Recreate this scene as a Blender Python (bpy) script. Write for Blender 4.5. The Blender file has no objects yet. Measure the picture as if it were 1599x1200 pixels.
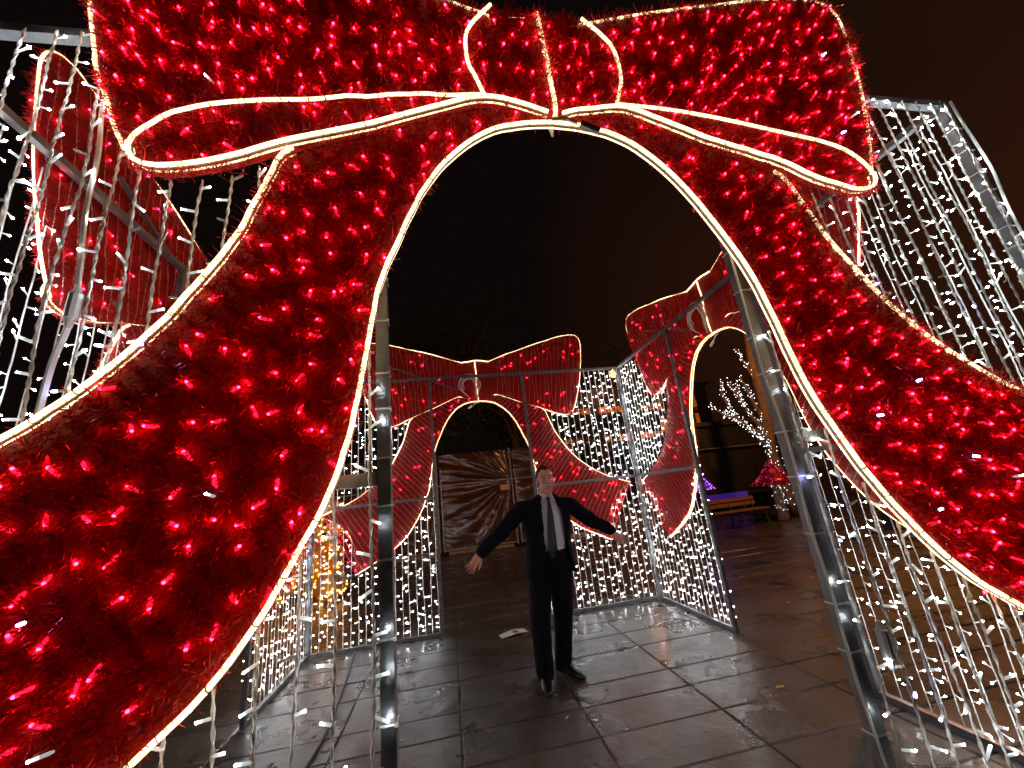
import bpy, math, random
import numpy as np
from mathutils import Vector, Matrix, geometry
from mathutils import noise as mnoise

rnd = random.Random(11)
rg = np.random.default_rng(5)
SC = bpy.context.scene
COL = SC.collection

# ------------------------------------------------------------------ camera
cam_d = bpy.data.cameras.new('camera')
cam = bpy.data.objects.new('camera', cam_d)
COL.objects.link(cam)
cam_d.sensor_width = 36.0
cam_d.lens = 608.0 / 1599.0 * 36.0
cam_d.clip_start = 0.02
cam_d.clip_end = 600
CAM = Vector((-0.4835, -1.1725, 1.4935))
cr = Vector((0.98268, -0.15060, -0.10794))
cu = Vector((0.06068, -0.28886, 0.95545))
cf = Vector((0.17507, 0.94545, 0.27472))
cu = (-cf.cross(cr)).normalized() if (-cf.cross(cr)).dot(Vector((0, 0, 1))) > 0 else cf.cross(cr).normalized()
cr = cf.cross(cu).normalized()
m = Matrix((( cr.x, cu.x, -cf.x, CAM.x), (cr.y, cu.y, -cf.y, CAM.y), (cr.z, cu.z, -cf.z, CAM.z), (0, 0, 0, 1)))
cam.matrix_world = m
SC.camera = cam

# ------------------------------------------------------------------ night sky
world = bpy.data.worlds.new('World')
SC.world = world
world.use_nodes = True
wn = world.node_tree
wn.nodes.clear()
wo = wn.nodes.new('ShaderNodeOutputWorld')
wb = wn.nodes.new('ShaderNodeBackground')
tc = wn.nodes.new('ShaderNodeTexCoord')
nz = wn.nodes.new('ShaderNodeTexNoise'); nz.inputs['Scale'].default_value = 1.6; nz.inputs['Detail'].default_value = 4
sx = wn.nodes.new('ShaderNodeSeparateXYZ')
ad = wn.nodes.new('ShaderNodeMath'); ad.operation = 'MULTIPLY_ADD'; ad.inputs[1].default_value = 0.75; ad.inputs[2].default_value = -0.10
ml = wn.nodes.new('ShaderNodeMath'); ml.operation = 'MULTIPLY_ADD'; ml.inputs[1].default_value = 0.5
rp = wn.nodes.new('ShaderNodeValToRGB')
rp.color_ramp.elements[0].position = 0.38; rp.color_ramp.elements[0].color = (0.0036, 0.0020, 0.0018, 1)
rp.color_ramp.elements[1].position = 0.80; rp.color_ramp.elements[1].color = (0.024, 0.0072, 0.003, 1)
L = wn.links
L.new(tc.outputs['Generated'], nz.inputs['Vector']); L.new(tc.outputs['Generated'], sx.inputs[0])
L.new(sx.outputs['X'], ad.inputs[0]); L.new(nz.outputs['Fac'], ml.inputs[0]); L.new(ad.outputs[0], ml.inputs[2])
L.new(ml.outputs[0], rp.inputs['Fac']); L.new(rp.outputs['Color'], wb.inputs['Color'])
wb.inputs['Strength'].default_value = 1.0
L.new(wb.outputs[0], wo.inputs['Surface'])

SC.view_settings.view_transform = 'Standard'
SC.view_settings.look = 'None'
SC.view_settings.exposure = 0.0
SC.view_settings.gamma = 1.0
SC.view_settings.use_curve_mapping = False
try:
    SC.cycles.use_denoising = True
    SC.cycles.denoiser = 'OPENIMAGEDENOISE'
    SC.cycles.denoising_input_passes = 'RGB_ALBEDO_NORMAL'
    SC.cycles.max_bounces = 6
    SC.cycles.diffuse_bounces = 3
    SC.cycles.glossy_bounces = 3
    SC.cycles.transmission_bounces = 3
    SC.cycles.transparent_max_bounces = 4
    SC.cycles.caustics_reflective = False
    SC.cycles.caustics_refractive = False
    SC.cycles.sample_clamp_indirect = 3.0
    SC.cycles.use_light_tree = True
except Exception:
    pass

# ------------------------------------------------------------------ materials
MATS = {}
def mat(name, color, rough=0.5, metal=0.0, spec=0.5, emit=None, estr=0.0, noise=0.0, nscale=20.0, bump=0.0, bscale=60.0, island=0.0, rvar=0.0):
    mt = bpy.data.materials.new(name); mt.use_nodes = True
    nt = mt.node_tree; b = nt.nodes['Principled BSDF']
    b.inputs['Base Color'].default_value = (*color, 1)
    b.inputs['Roughness'].default_value = rough
    b.inputs['Metallic'].default_value = metal
    b.inputs['Specular IOR Level'].default_value = spec
    if emit:
        b.inputs['Emission Color'].default_value = (*emit, 1)
        b.inputs['Emission Strength'].default_value = estr
    geo = None
    if noise or bump or island or rvar:
        geo = nt.nodes.new('ShaderNodeNewGeometry')
    if noise or rvar:
        n = nt.nodes.new('ShaderNodeTexNoise'); n.inputs['Scale'].default_value = nscale; n.inputs['Detail'].default_value = 6
        nt.links.new(geo.outputs['Position'], n.inputs['Vector'])
        if noise:
            r = nt.nodes.new('ShaderNodeMapRange'); r.inputs['From Min'].default_value = 0.3; r.inputs['From Max'].default_value = 0.7
            r.inputs['To Min'].default_value = 1 - noise; r.inputs['To Max'].default_value = 1 + noise
            nt.links.new(n.outputs['Fac'], r.inputs['Value'])
            v = nt.nodes.new('ShaderNodeVectorMath'); v.operation = 'SCALE'; v.inputs[0].default_value = color
            nt.links.new(r.outputs[0], v.inputs['Scale']); nt.links.new(v.outputs[0], b.inputs['Base Color'])
        if rvar:
            r2 = nt.nodes.new('ShaderNodeMapRange'); r2.inputs['From Min'].default_value = 0.35; r2.inputs['From Max'].default_value = 0.65
            r2.inputs['To Min'].default_value = max(0.03, rough - rvar); r2.inputs['To Max'].default_value = rough + rvar
            nt.links.new(n.outputs['Fac'], r2.inputs['Value']); nt.links.new(r2.outputs[0], b.inputs['Roughness'])
    if island:
        r = nt.nodes.new('ShaderNodeMapRange'); r.inputs['To Min'].default_value = 1 - island; r.inputs['To Max'].default_value = 1 + island
        nt.links.new(geo.outputs['Random Per Island'], r.inputs['Value'])
        v = nt.nodes.new('ShaderNodeVectorMath'); v.operation = 'SCALE'; v.inputs[0].default_value = color
        nt.links.new(r.outputs[0], v.inputs['Scale']); nt.links.new(v.outputs[0], b.inputs['Base Color'])
    if bump:
        n3 = nt.nodes.new('ShaderNodeTexNoise'); n3.inputs['Scale'].default_value = bscale; n3.inputs['Detail'].default_value = 5
        nt.links.new(geo.outputs['Position'], n3.inputs['Vector'])
        bp = nt.nodes.new('ShaderNodeBump'); bp.inputs['Strength'].default_value = bump; bp.inputs['Distance'].default_value = 0.02
        nt.links.new(n3.outputs['Fac'], bp.inputs['Height']); nt.links.new(bp.outputs['Normal'], b.inputs['Normal'])
    MATS[name] = mt
    return mt

M_TINSEL = mat('red_tinsel_foil', (0.60, 0.018, 0.028), 0.30, 0.40, 0.6, island=0.75)  # strand tones vary at random, bright ones standing in for foil glints
M_FELT = mat('red_net_backing', (0.58, 0.042, 0.026), 0.42, 0.0, 0.5, noise=0.5, nscale=90, bump=0.9, bscale=220)
def translucent(mt, col, fac):
    nt = mt.node_tree; b = nt.nodes['Principled BSDF']; out = [n for n in nt.nodes if n.type == 'OUTPUT_MATERIAL'][0]
    t = nt.nodes.new('ShaderNodeBsdfTranslucent'); t.inputs['Color'].default_value = (*col, 1)
    x = nt.nodes.new('ShaderNodeMixShader'); x.inputs[0].default_value = fac
    nt.links.new(b.outputs[0], x.inputs[1]); nt.links.new(t.outputs[0], x.inputs[2]); nt.links.new(x.outputs[0], out.inputs['Surface'])
translucent(M_TINSEL, (0.8, 0.02, 0.02), 0.22)
M_RED_TIP = mat('red_led_tip', (1, 0.1, 0.1), 0.3, emit=(1.0, 0.006, 0.022), estr=85)
M_RED_BODY = mat('red_led_sleeve', (0.8, 0.02, 0.03), 0.3, emit=(1.0, 0.006, 0.030), estr=4.5)
M_TIP = mat('white_led_tip', (1, 1, 1), 0.3, emit=(0.93, 0.98, 1.0), estr=160)
M_SLEEVE = mat('white_led_sleeve', (0.8, 0.82, 0.8), 0.35, emit=(0.9, 1.0, 0.96), estr=0.38)
M_SLEEVE2 = mat('white_led_sleeve_end', (0.9, 0.92, 0.9), 0.35, emit=(0.9, 1.0, 0.97), estr=1.15)
M_SLEEVE_OFF = mat('unlit_led_sleeve', (0.55, 0.55, 0.53), 0.35)
M_BLUE_TIP = mat('blue_white_led_tip', (1, 1, 1), 0.3, emit=(0.45, 0.45, 1.0), estr=40)
M_WIRE = mat('white_cable', (0.86, 0.85, 0.80), 0.45, 0, 0.5, noise=0.12, nscale=40)
M_WIRE_RED = mat('pale_pink_wire', (0.85, 0.62, 0.52), 0.5)
M_ROPE = mat('warm_white_rope_light', (0.9, 0.85, 0.7), 0.4, emit=(1.0, 0.77, 0.40), estr=2.8)
M_ROPE_SIDE = mat('grey_rope_light_housing', (0.30, 0.29, 0.25), 0.4)
translucent(M_FELT, (0.75, 0.02, 0.015), 0.45)
M_TIE = mat('black_zip_tie', (0.02, 0.02, 0.02), 0.5)
M_STEEL = mat('galvanised_steel', (0.19, 0.20, 0.21), 0.5, 0.6, 0.5, noise=0.35, nscale=14, bump=0.15, bscale=90, rvar=0.12)
M_BLACK_CABLE = mat('black_rubber', (0.012, 0.012, 0.012), 0.5)
M_PLASTIC = mat('grey_plastic_connector', (0.7, 0.72, 0.7), 0.4)

# ------------------------------------------------------------------ mesh helpers
class MB:
    """collects geometry and builds one mesh object"""
    def __init__(s): s.V = []; s.F = []; s.M = []; s.n = 0
    def add(s, V, F, mi=0):
        V = np.asarray(V, float).reshape(-1, 3)
        s.V.append(V)
        for f in F: s.F.append(tuple(int(i) + s.n for i in f))
        s.M += [mi] * len(F)
        s.n += len(V)
    def box(s, c, d, mi=0, M=None):
        x, y, z = [q / 2 for q in d]
        V = np.array([(-x,-y,-z),(x,-y,-z),(x,y,-z),(-x,y,-z),(-x,-y,z),(x,-y,z),(x,y,z),(-x,y,z)])
        if M is not None: V = V @ np.array(M.to_3x3()).T
        V = V + np.array(c)
        s.add(V, [(0,3,2,1),(4,5,6,7),(0,1,5,4),(1,2,6,5),(2,3,7,6),(3,0,4,7)], mi)
    def bar(s, a, b, w, h=None, mi=0, up=(0,0,1)):
        a = Vector(a); b = Vector(b); h = h or w
        d = (b - a); l = d.length; d.normalize()
        u = Vector(up)
        if abs(d.dot(u)) > 0.95: u = Vector((0,1,0))
        r = d.cross(u).normalized(); u = r.cross(d)
        M = Matrix((d, r, u)).transposed()
        s.box((a + b) / 2, (l, w, h), mi, M)
    def tube(s, P, r, sides=6, mi=0, closed=False, caps=True, flat=1.0, ref=(0,0,1)):
        P = np.asarray(P, float); n = len(P)
        R = np.full(n, r) if np.isscalar(r) else np.asarray(r, float)
        if closed: T = np.roll(P, -1, 0) - np.roll(P, 1, 0)
        else: T = np.gradient(P, axis=0)
        T /= np.linalg.norm(T, axis=1)[:, None] + 1e-12
        ref = np.array(ref, float)
        A = np.cross(T, ref); la = np.linalg.norm(A, axis=1)
        bad = la < 0.05
        if bad.any(): A[bad] = np.cross(T[bad], np.array([0.0, 1.0, 0.02]) if abs(ref[1]) < .9 else np.array([1.0, 0, 0.02]))
        A /= np.linalg.norm(A, axis=1)[:, None] + 1e-12
        B = np.cross(T, A)
        th = np.arange(sides) * 2 * math.pi / sides
        V = P[:, None, :] + R[:, None, None] * (np.cos(th)[None, :, None] * A[:, None, :] + flat * np.sin(th)[None, :, None] * B[:, None, :])
        F = []
        for i in range(n if closed else n - 1):
            j = (i + 1) % n
            for k in range(sides):
                l = (k + 1) % sides
                F.append((i*sides+k, j*sides+k, j*sides+l, i*sides+l))
        if caps and not closed:
            F.append(tuple(range(sides))); F.append(tuple((n-1)*sides + k for k in range(sides-1, -1, -1)))
        s.add(V.reshape(-1, 3), F, mi)
    def twist(s, P, r, ph):
        P = np.asarray(P, float); n = len(P); sec = [(1.9, 0), (1.05, .85), (0, .42), (-1.05, .85), (-1.9, 0), (-1.05, -.85), (0, -.42), (1.05, -.85)]
        V = []; F = []
        for i in range(n):
            c, q = math.cos(ph[i]), math.sin(ph[i])
            for a, b in sec: V.append((P[i][0] + r*(a*c - b*q), P[i][1] + r*(a*q + b*c), P[i][2]))
        for i in range(n - 1):
            for k in range(8):
                l = (k+1) % 8; F.append((i*8+k, i*8+l, i*8+8+l, i*8+8+k))
        s.add(V, F)
    def ell(s, c, r, seg=12, rings=8, mi=0, M=None):
        V = []; F = []
        for i in range(rings + 1):
            ph = math.pi * i / rings
            for k in range(seg):
                t = 2 * math.pi * k / seg
                V.append((math.sin(ph)*math.cos(t)*r[0], math.sin(ph)*math.sin(t)*r[1], math.cos(ph)*r[2]))
        for i in range(rings):
            for k in range(seg):
                l = (k+1) % seg
                F.append((i*seg+k, (i+1)*seg+k, (i+1)*seg+l, i*seg+l))
        V = np.array(V)
        if M is not None: V = V @ np.array(M.to_3x3()).T
        s.add(V + np.array(c), F, mi)
    def mesh(s, name, mats, smooth=False):
        me = bpy.data.meshes.new(name)
        V = np.concatenate(s.V) if s.V else np.zeros((0, 3))
        me.from_pydata(V.tolist(), [], s.F)
        for q in (mats if isinstance(mats, (list, tuple)) else [mats]): me.materials.append(q)
        if any(s.M): me.polygons.foreach_set('material_index', s.M)
        if smooth: me.polygons.foreach_set('use_smooth', [True] * len(me.polygons))
        me.update()
        return me
    def build(s, name, mats, parent=None, smooth=False, kind=None, label=None):
        o = link(name, s.mesh(name, mats, smooth), parent)
        if kind: o['kind'] = kind
        if label: o['label'] = label
        return o

def link(name, me, parent=None, M=None):
    o = bpy.data.objects.new(name, me); COL.objects.link(o)
    if parent is not None: o.parent = parent
    if M is not None: o.matrix_local = M
    return o
def thing(name, label, cat, loc=(0,0,0), rz=0.0, group=None):
    o = bpy.data.objects.new(name, None); COL.objects.link(o)
    o.location = loc; o.rotation_euler = (0, 0, rz); o.empty_display_size = 0.1
    o['label'] = label; o['category'] = cat
    if group: o['group'] = group
    return o
def tag(o, label, cat, group=None):
    o['label'] = label; o['category'] = cat
    if group: o['group'] = group
    return o
def quads_mesh(name, V, mt):
    """V: (n,4,3) separate quads, built fast"""
    n = len(V)
    me = bpy.data.meshes.new(name)
    me.vertices.add(n * 4); me.vertices.foreach_set('co', np.ascontiguousarray(V, dtype=np.float32).ravel())
    me.loops.add(n * 4); me.loops.foreach_set('vertex_index', np.arange(n * 4, dtype=np.int32))
    me.polygons.add(n); me.polygons.foreach_set('loop_start', np.arange(0, n * 4, 4, dtype=np.int32))
    try: me.polygons.foreach_set('loop_total', np.full(n, 4, dtype=np.int32))
    except Exception: pass
    me.materials.append(mt)
    me.update(calc_edges=True); me.validate()
    return me
def copy_tree(o, parent=None):
    c = o.copy(); COL.objects.link(c); c.parent = parent
    for ch in list(o.children): copy_tree(ch, c)
    return c

W, D, H, J, HM = 4.32, 4.17, 3.20, 0.66, 1.58      # the light box: width, depth, height, half a doorway, middle rail
HW = W / 2

# ------------------------------------------------------------------ ground
def stone_material(name, col, joints):
    mt = bpy.data.materials.new(name); mt.use_nodes = True
    nt = mt.node_tree; b = nt.nodes['Principled BSDF']; K = nt.links
    g = nt.nodes.new('ShaderNodeNewGeometry'); oi = nt.nodes.new('ShaderNodeObjectInfo')
    n1 = nt.nodes.new('ShaderNodeTexNoise'); n1.inputs['Scale'].default_value = 1.7; n1.inputs['Detail'].default_value = 8
    n2 = nt.nodes.new('ShaderNodeTexNoise'); n2.inputs['Scale'].default_value = 48; n2.inputs['Detail'].default_value = 8; n2.inputs['Roughness'].default_value = 0.7
    n3 = nt.nodes.new('ShaderNodeTexNoise'); n3.inputs['Scale'].default_value = 9; n3.inputs['Detail'].default_value = 4
    for n in (n1, n2, n3): K.new(g.outputs['Position'], n.inputs['Vector'])
    cr_ = nt.nodes.new('ShaderNodeValToRGB')
    cr_.color_ramp.elements[0].position = 0.25; cr_.color_ramp.elements[0].color = (col[0]*0.45, col[1]*0.45, col[2]*0.45, 1)
    cr_.color_ramp.elements[1].position = 0.75; cr_.color_ramp.elements[1].color = (col[0]*1.35, col[1]*1.35, col[2]*1.3, 1)
    mx = nt.nodes.new('ShaderNodeMath'); mx.operation = 'MULTIPLY_ADD'; mx.inputs[1].default_value = 0.55
    K.new(n2.outputs['Fac'], mx.inputs[0])
    m2 = nt.nodes.new('ShaderNodeMath'); m2.operation = 'MULTIPLY'; m2.inputs[1].default_value = 0.45
    K.new(n1.outputs['Fac'], m2.inputs[0]); K.new(m2.outputs[0], mx.inputs[2])
    m3 = nt.nodes.new('ShaderNodeMath'); m3.operation = 'MULTIPLY_ADD'; m3.inputs[1].default_value = 0.22; m3.inputs[2].default_value = -0.11
    K.new(oi.outputs['Random'], m3.inputs[0])
    m4 = nt.nodes.new('ShaderNodeMath'); m4.operation = 'ADD'
    K.new(mx.outputs[0], m4.inputs[0]); K.new(m3.outputs[0], m4.inputs[1]); K.new(m4.outputs[0], cr_.inputs['Fac'])
    K.new(cr_.outputs['Color'], b.inputs['Base Color'])
    rr = nt.nodes.new('ShaderNodeMapRange'); rr.inputs['From Min'].default_value = 0.38; rr.inputs['From Max'].default_value = 0.62
    rr.inputs['To Min'].default_value = 0.20; rr.inputs['To Max'].default_value = 0.48
    K.new(n1.outputs['Fac'], rr.inputs['Value']); K.new(rr.outputs[0], b.inputs['Roughness'])
    b.inputs['Specular IOR Level'].default_value = 0.5
    b.inputs['Coat Weight'].default_value = 0.32
    b.inputs['Coat Roughness'].default_value = 0.17
    bp = nt.nodes.new('ShaderNodeBump'); bp.inputs['Strength'].default_value = 0.8; bp.inputs['Distance'].default_value = 0.014
    am = nt.nodes.new('ShaderNodeMath'); am.operation = 'MULTIPLY_ADD'; am.inputs[1].default_value = 1.3
    K.new(n3.outputs['Fac'], am.inputs[0]); K.new(n2.outputs['Fac'], am.inputs[2])
    last = am.outputs[0]
    if joints:
        br = nt.nodes.new('ShaderNodeTexBrick'); br.offset = 0.0
        br.inputs['Scale'].default_value = 1; br.inputs['Brick Width'].default_value = 0.85; br.inputs['Row Height'].default_value = 0.41
        br.inputs['Mortar Size'].default_value = 0.008; br.inputs['Color1'].default_value = (1,1,1,1); br.inputs['Color2'].default_value = (1,1,1,1); br.inputs['Mortar'].default_value = (0,0,0,1)
        K.new(g.outputs['Position'], br.inputs['Vector'])
        a2 = nt.nodes.new('ShaderNodeMath'); a2.operation = 'MULTIPLY_ADD'; a2.inputs[1].default_value = 2
        K.new(br.outputs['Color'], a2.inputs[0]); K.new(last, a2.inputs[2]); last = a2.outputs[0]
    K.new(last, bp.inputs['Height']); K.new(bp.outputs['Normal'], b.inputs['Normal'])
    return mt
M_STONE = stone_material('wet_grey_stone', (0.044, 0.039, 0.034), False)
M_STONE_FAR = stone_material('wet_stone_pavement', (0.038, 0.030, 0.026), True)
g = MB(); g.add([(-120,-40,-0.016),(120,-40,-0.016),(120,160,-0.016),(-120,160,-0.016)], [(0,1,2,3)])
ground = g.build('ground', M_STONE_FAR); ground['kind'] = 'structure'
pav = bpy.data.objects.new('pavement', None); COL.objects.link(pav); pav['kind'] = 'structure'
s = MB(); q = 0.018
V = [(-.5,-.5,-1),(.5,-.5,-1),(.5,.5,-1),(-.5,.5,-1),(-.5,-.5,-.25),(.5,-.5,-.25),(.5,.5,-.25),(-.5,.5,-.25),(-.5+q*.5,-.5+q,0),(.5-q*.5,-.5+q,0),(.5-q*.5,.5-q,0),(-.5+q*.5,.5-q,0)]
s.add(V, [(0,1,5,4),(1,2,6,5),(2,3,7,6),(3,0,4,7),(4,5,9,8),(5,6,10,9),(6,7,11,10),(7,4,8,11),(8,9,10,11)])
slab_me = s.mesh('slab', M_STONE)
rows = [-0.8,-0.42,0.0,0.42,0.85,1.27,1.67,2.03,2.33,2.87,3.25,3.66,4.05,4.52,4.9,5.4,5.8,6.3,6.75]
cnt = 0
for a, b_ in zip(rows[:-1], rows[1:]):
    for k in range(-6, 10):
        x0 = 0.35 + 0.85 * k
        if cnt >= 296: break
        o = link('slab', slab_me, pav)
        o.location = (x0 + 0.425, (a + b_) / 2, rnd.uniform(-0.0015, 0.0015))
        o.scale = (0.85 - rnd.uniform(0.005, 0.009), (b_ - a) - rnd.uniform(0.007, 0.013), 0.03)
        o.rotation_euler = (rnd.uniform(-.003, .003), rnd.uniform(-.002, .002), rnd.uniform(-.0015, .0015))
        cnt += 1

# ------------------------------------------------------------------ box frame
frame = thing('gift_box_frame', 'grey steel frame of posts and rails round the standing man', 'frame')
T = 0.035
def wall_M(k):
    return [Matrix.Identity(4), Matrix.Translation((HW, D/2, 0)) @ Matrix.Rotation(math.pi/2, 4, 'Z'),
            Matrix.Translation((0, D, 0)) @ Matrix.Rotation(math.pi, 4, 'Z'), Matrix.Translation((-HW, D/2, 0)) @ Matrix.Rotation(-math.pi/2, 4, 'Z')][k]
def framebar(name, k, a, b, w=T, h=T):
    M = wall_M(k); t = MB(); t.bar(M @ Vector(a), M @ Vector(b), w, h)
    return t.build(name, M_STEEL, frame)
for x in (-HW, HW):
    for y in (0, D):
        t = MB(); t.bar((x, y, 0), (x, y, H + .02), 0.042, 0.042); t.build('corner_post', M_STEEL, frame)
        t = MB(); t.box((x, y, 0.004), (0.12, 0.12, 0.008)); t.build('foot_plate', M_STEEL, frame)
for k in range(4):
    h = (HW if k % 2 == 0 else D/2) - 0.024
    framebar('top_rail', k, (-h, 0, H), (h, 0, H))
    for sgn in (-1, 1):
        framebar('door_post', k, (sgn*J, 0, 0.0), (sgn*J, 0, H - T/2 - .001), T, T)
        framebar('bottom_rail', k, (sgn*(J + T/2 + .001), 0, 0.021), (sgn*h, 0, 0.021), T, 0.036)
        framebar('middle_rail', k, (sgn*(J + T/2 + .001), 0, HM), (sgn*h, 0, HM), T, 0.036)
for c, r in (((-1.475, -0.035, 2.125), 0.25), ((2.02, -0.045, 2.14), 0.1), ((.745, -0.035, .96), 0.2)):
    t = MB(); t.tube([(c[0], c[1], c[2]-.065), (c[0], c[1], c[2]-.04), (c[0]+.002, c[1], c[2]-.036), (c[0]+.004, c[1], c[2]+.036), (c[0]+.004, c[1], c[2]+.04), (c[0]+.004, c[1], c[2]+.06)], [.008,.011,.016,.016,.011,.007], 10, ref=(0,1,0))
    t.build('cable_connector', M_PLASTIC, frame)
# loose cables tied to the posts
def wavy(a, b, n, amp, seed):
    a = Vector(a); b = Vector(b); P = []
    for i in range(n + 1):
        t = i / n; p = a.lerp(b, t)
        o = mnoise.noise_vector(Vector((seed * 7.3, t * (b-a).length * 3, seed))) * amp * min(1, 6 * min(t, 1-t) + .1)
        P.append(p + o)
    return [tuple(p) for p in P]
for a, b, n_, am_, sd, r_ in (((J-.028,-.028,.1),(J-.03,-.026,2.6),60,.012,2,.0045), ((HW+.03,-.03,.1),(HW+.03,-.03,3.2),60,.03,5,.006),
                      ((-1.475,-.035,2.19),(-1.55,-.02,3.18),30,.02,8,.007), ((-1.475,-.035,2.06),(-1.53,-.02,1.62),30,.02,9,.008)):
    t = MB(); t.tube(wavy(a, b, n_, am_, sd), r_, 5, ref=(0,1,0)); t.build('feed_cable', M_WIRE, frame)

for x in (-J, J, HW, -HW):
    t = MB(); z = .15
    while z < 3.1:
        t.box((x, 0, z), (.0415 if abs(x) < 1 else .053, .0415 if abs(x) < 1 else .053, .0045)); t.box((x + .02, -.022, z), (.008, .008, .007)); z += rnd.uniform(.09, .22)
    t.build('cable_tie', M_PLASTIC, frame)['kind'] = 'stuff'
for x in (-J, J):
    t = MB(); t.box((x, 0, .004), (.10, .10, .008)); t.build('foot_plate', M_STEEL, frame)
# ------------------------------------------------------------------ bow outlines (metres, wall plane: x along, z up)
topE = [(.2,3.425),(.45,3.52),(.9,3.66),(1.27,3.77),(1.50,3.80),(1.60,3.79),(1.66,3.71),(1.64,3.5),(1.58,3.15),(1.47,2.8),(1.41,2.66),(1.37,2.59)]
foldLow = [(1.37,2.59),(1.33,2.555),(1.25,2.55),(1.1,2.59),(.94,2.67),(.66,2.765),(.4,2.88),(.26,2.93)]
knotSide = [(.26,2.93),(.28,2.99),(.32,3.08),(.325,3.18),(.29,3.30),(.2,3.425)]
foldUp = [(.26,2.935),(.45,2.93),(.66,2.905),(.85,2.87),(1.05,2.83),(1.2,2.80),(1.30,2.76),(1.36,2.69),(1.38,2.64),(1.37,2.59)]
inner = [(0,2.85),(.1,2.845),(.27,2.80),(.4,2.68),(.5,2.54),(.6,2.33),(.66,2.17),(.69,2.0),(.72,1.78),(.79,1.57),(.88,1.38),(1.0,1.2),(1.13,1.07),(1.3,.96),(1.5,.86),(1.66,.79)]
outerT = [(.13,2.862),(.26,2.92),(.4,2.87),(.66,2.757),(.94,2.662),(.98,2.55),(1.01,2.45),(1.05,2.33),(1.12,2.2),(1.21,2.04),(1.33,1.9),(1.45,1.8),(1.6,1.69),(1.83,1.58),(2.06,1.50)]
notch = [(2.06,1.50),(1.95,1.44),(1.8,1.35),(1.70,1.2),(1.65,1.0),(1.66,.79)]
def smooth(P, step=0.03, it=2):
    P = np.array(P, float)
    for _ in range(it):
        Q = [P[0]]
        for a, b in zip(P[:-1], P[1:]): Q += [a*.75 + b*.25, a*.25 + b*.75]
        Q.append(P[-1]); P = np.array(Q)
    return resample(P, step)
def resample(P, step):
    P = np.array(P, float); d = np.r_[0, np.cumsum(np.linalg.norm(np.diff(P, axis=0), axis=1))]
    n = max(2, int(round(d[-1] / step)) + 1); t = np.linspace(0, d[-1], n)
    return np.stack([np.interp(t, d, P[:, i]) for i in range(P.shape[1])], 1)
topE_s, foldLow_s, knot_s = smooth(topE), smooth(foldLow), smooth(knotSide)
inner_s, outer_s, notch_s, foldUp_s = smooth(inner), smooth(outerT), smooth(notch), smooth(foldUp)
poly_loop = np.concatenate([topE_s, foldLow_s[1:], knot_s[1:-1]])
kr = knot_s[::-1]
top_k = [(.2,3.425),(.1,3.44),(0,3.45),(-.1,3.44),(-.2,3.425)]
bot_k = [(-.26,2.93),(-.13,2.862),(0,2.85),(.13,2.862),(.26,2.93)]
poly_knot = np.array([tuple(p) for p in knot_s] + top_k[1:] + [(-p[0], p[1]) for p in kr[1:]] + bot_k[1:-1])
poly_tail = np.concatenate([inner_s, notch_s[::-1][1:], outer_s[::-1][1:]])
def inside(P, poly):
    P = np.atleast_2d(P); x, y = P[:, 0], P[:, 1]; c = np.zeros(len(P), bool)
    for i in range(len(poly)):
        (x1, y1), (x2, y2) = poly[i-1], poly[i]
        k = ((y1 > y) != (y2 > y)); 
        if abs(y2-y1) < 1e-12: continue
        c ^= k & (x < (x2-x1)*(y-y1)/(y2-y1) + x1)
    return c
mir = lambda P: np.array(P) * np.array([-1, 1])
def along(P, t):
    d = np.r_[0, np.cumsum(np.linalg.norm(np.diff(P, axis=0), axis=1))]; d /= d[-1]
    return np.stack([np.interp(t, d, P[:, 0]), np.interp(t, d, P[:, 1])], -1)
# garland rows of each ribbon piece: polylines across the ribbon
def rows_loop():
    R = []
    for x in np.arange(.25, 1.66, .058):
        z = np.linspace(2.5, 3.85, 60); w = .012*np.sin(z*9 + x*31)
        P = np.stack([x + (z-3.1)*0.10*(x-.2) + w, z], 1); P = P[inside(P, poly_loop)]
        if len(P) > 2: R.append(P)
    return R
def rows_tail():
    R = []; n = 44
    for i in range(n):
        t = (i + .5) / n; a = along(inner_s, t); b = along(outer_s, t**0.92)
        u = np.linspace(0, 1, 40)[:, None]; P = a + (b - a) * u
        P = P + (np.sin(u*7 + i*1.9) * .009) * np.array([.6, .8]); P = P[inside(P, poly_tail)]
        if len(P) > 2: R.append(P)
    return R
def rows_knot():
    R = []
    for x in np.arange(-.29, .3, .055):
        z = np.linspace(2.8, 3.5, 30); P = np.stack([x + .01*np.sin(z*11 + x*20), z], 1); P = P[inside(P, poly_knot)]
        if len(P) > 2: R.append(P)
    return R
EDGE = np.concatenate([inner_s, outer_s, foldLow_s])[::2]
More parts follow.
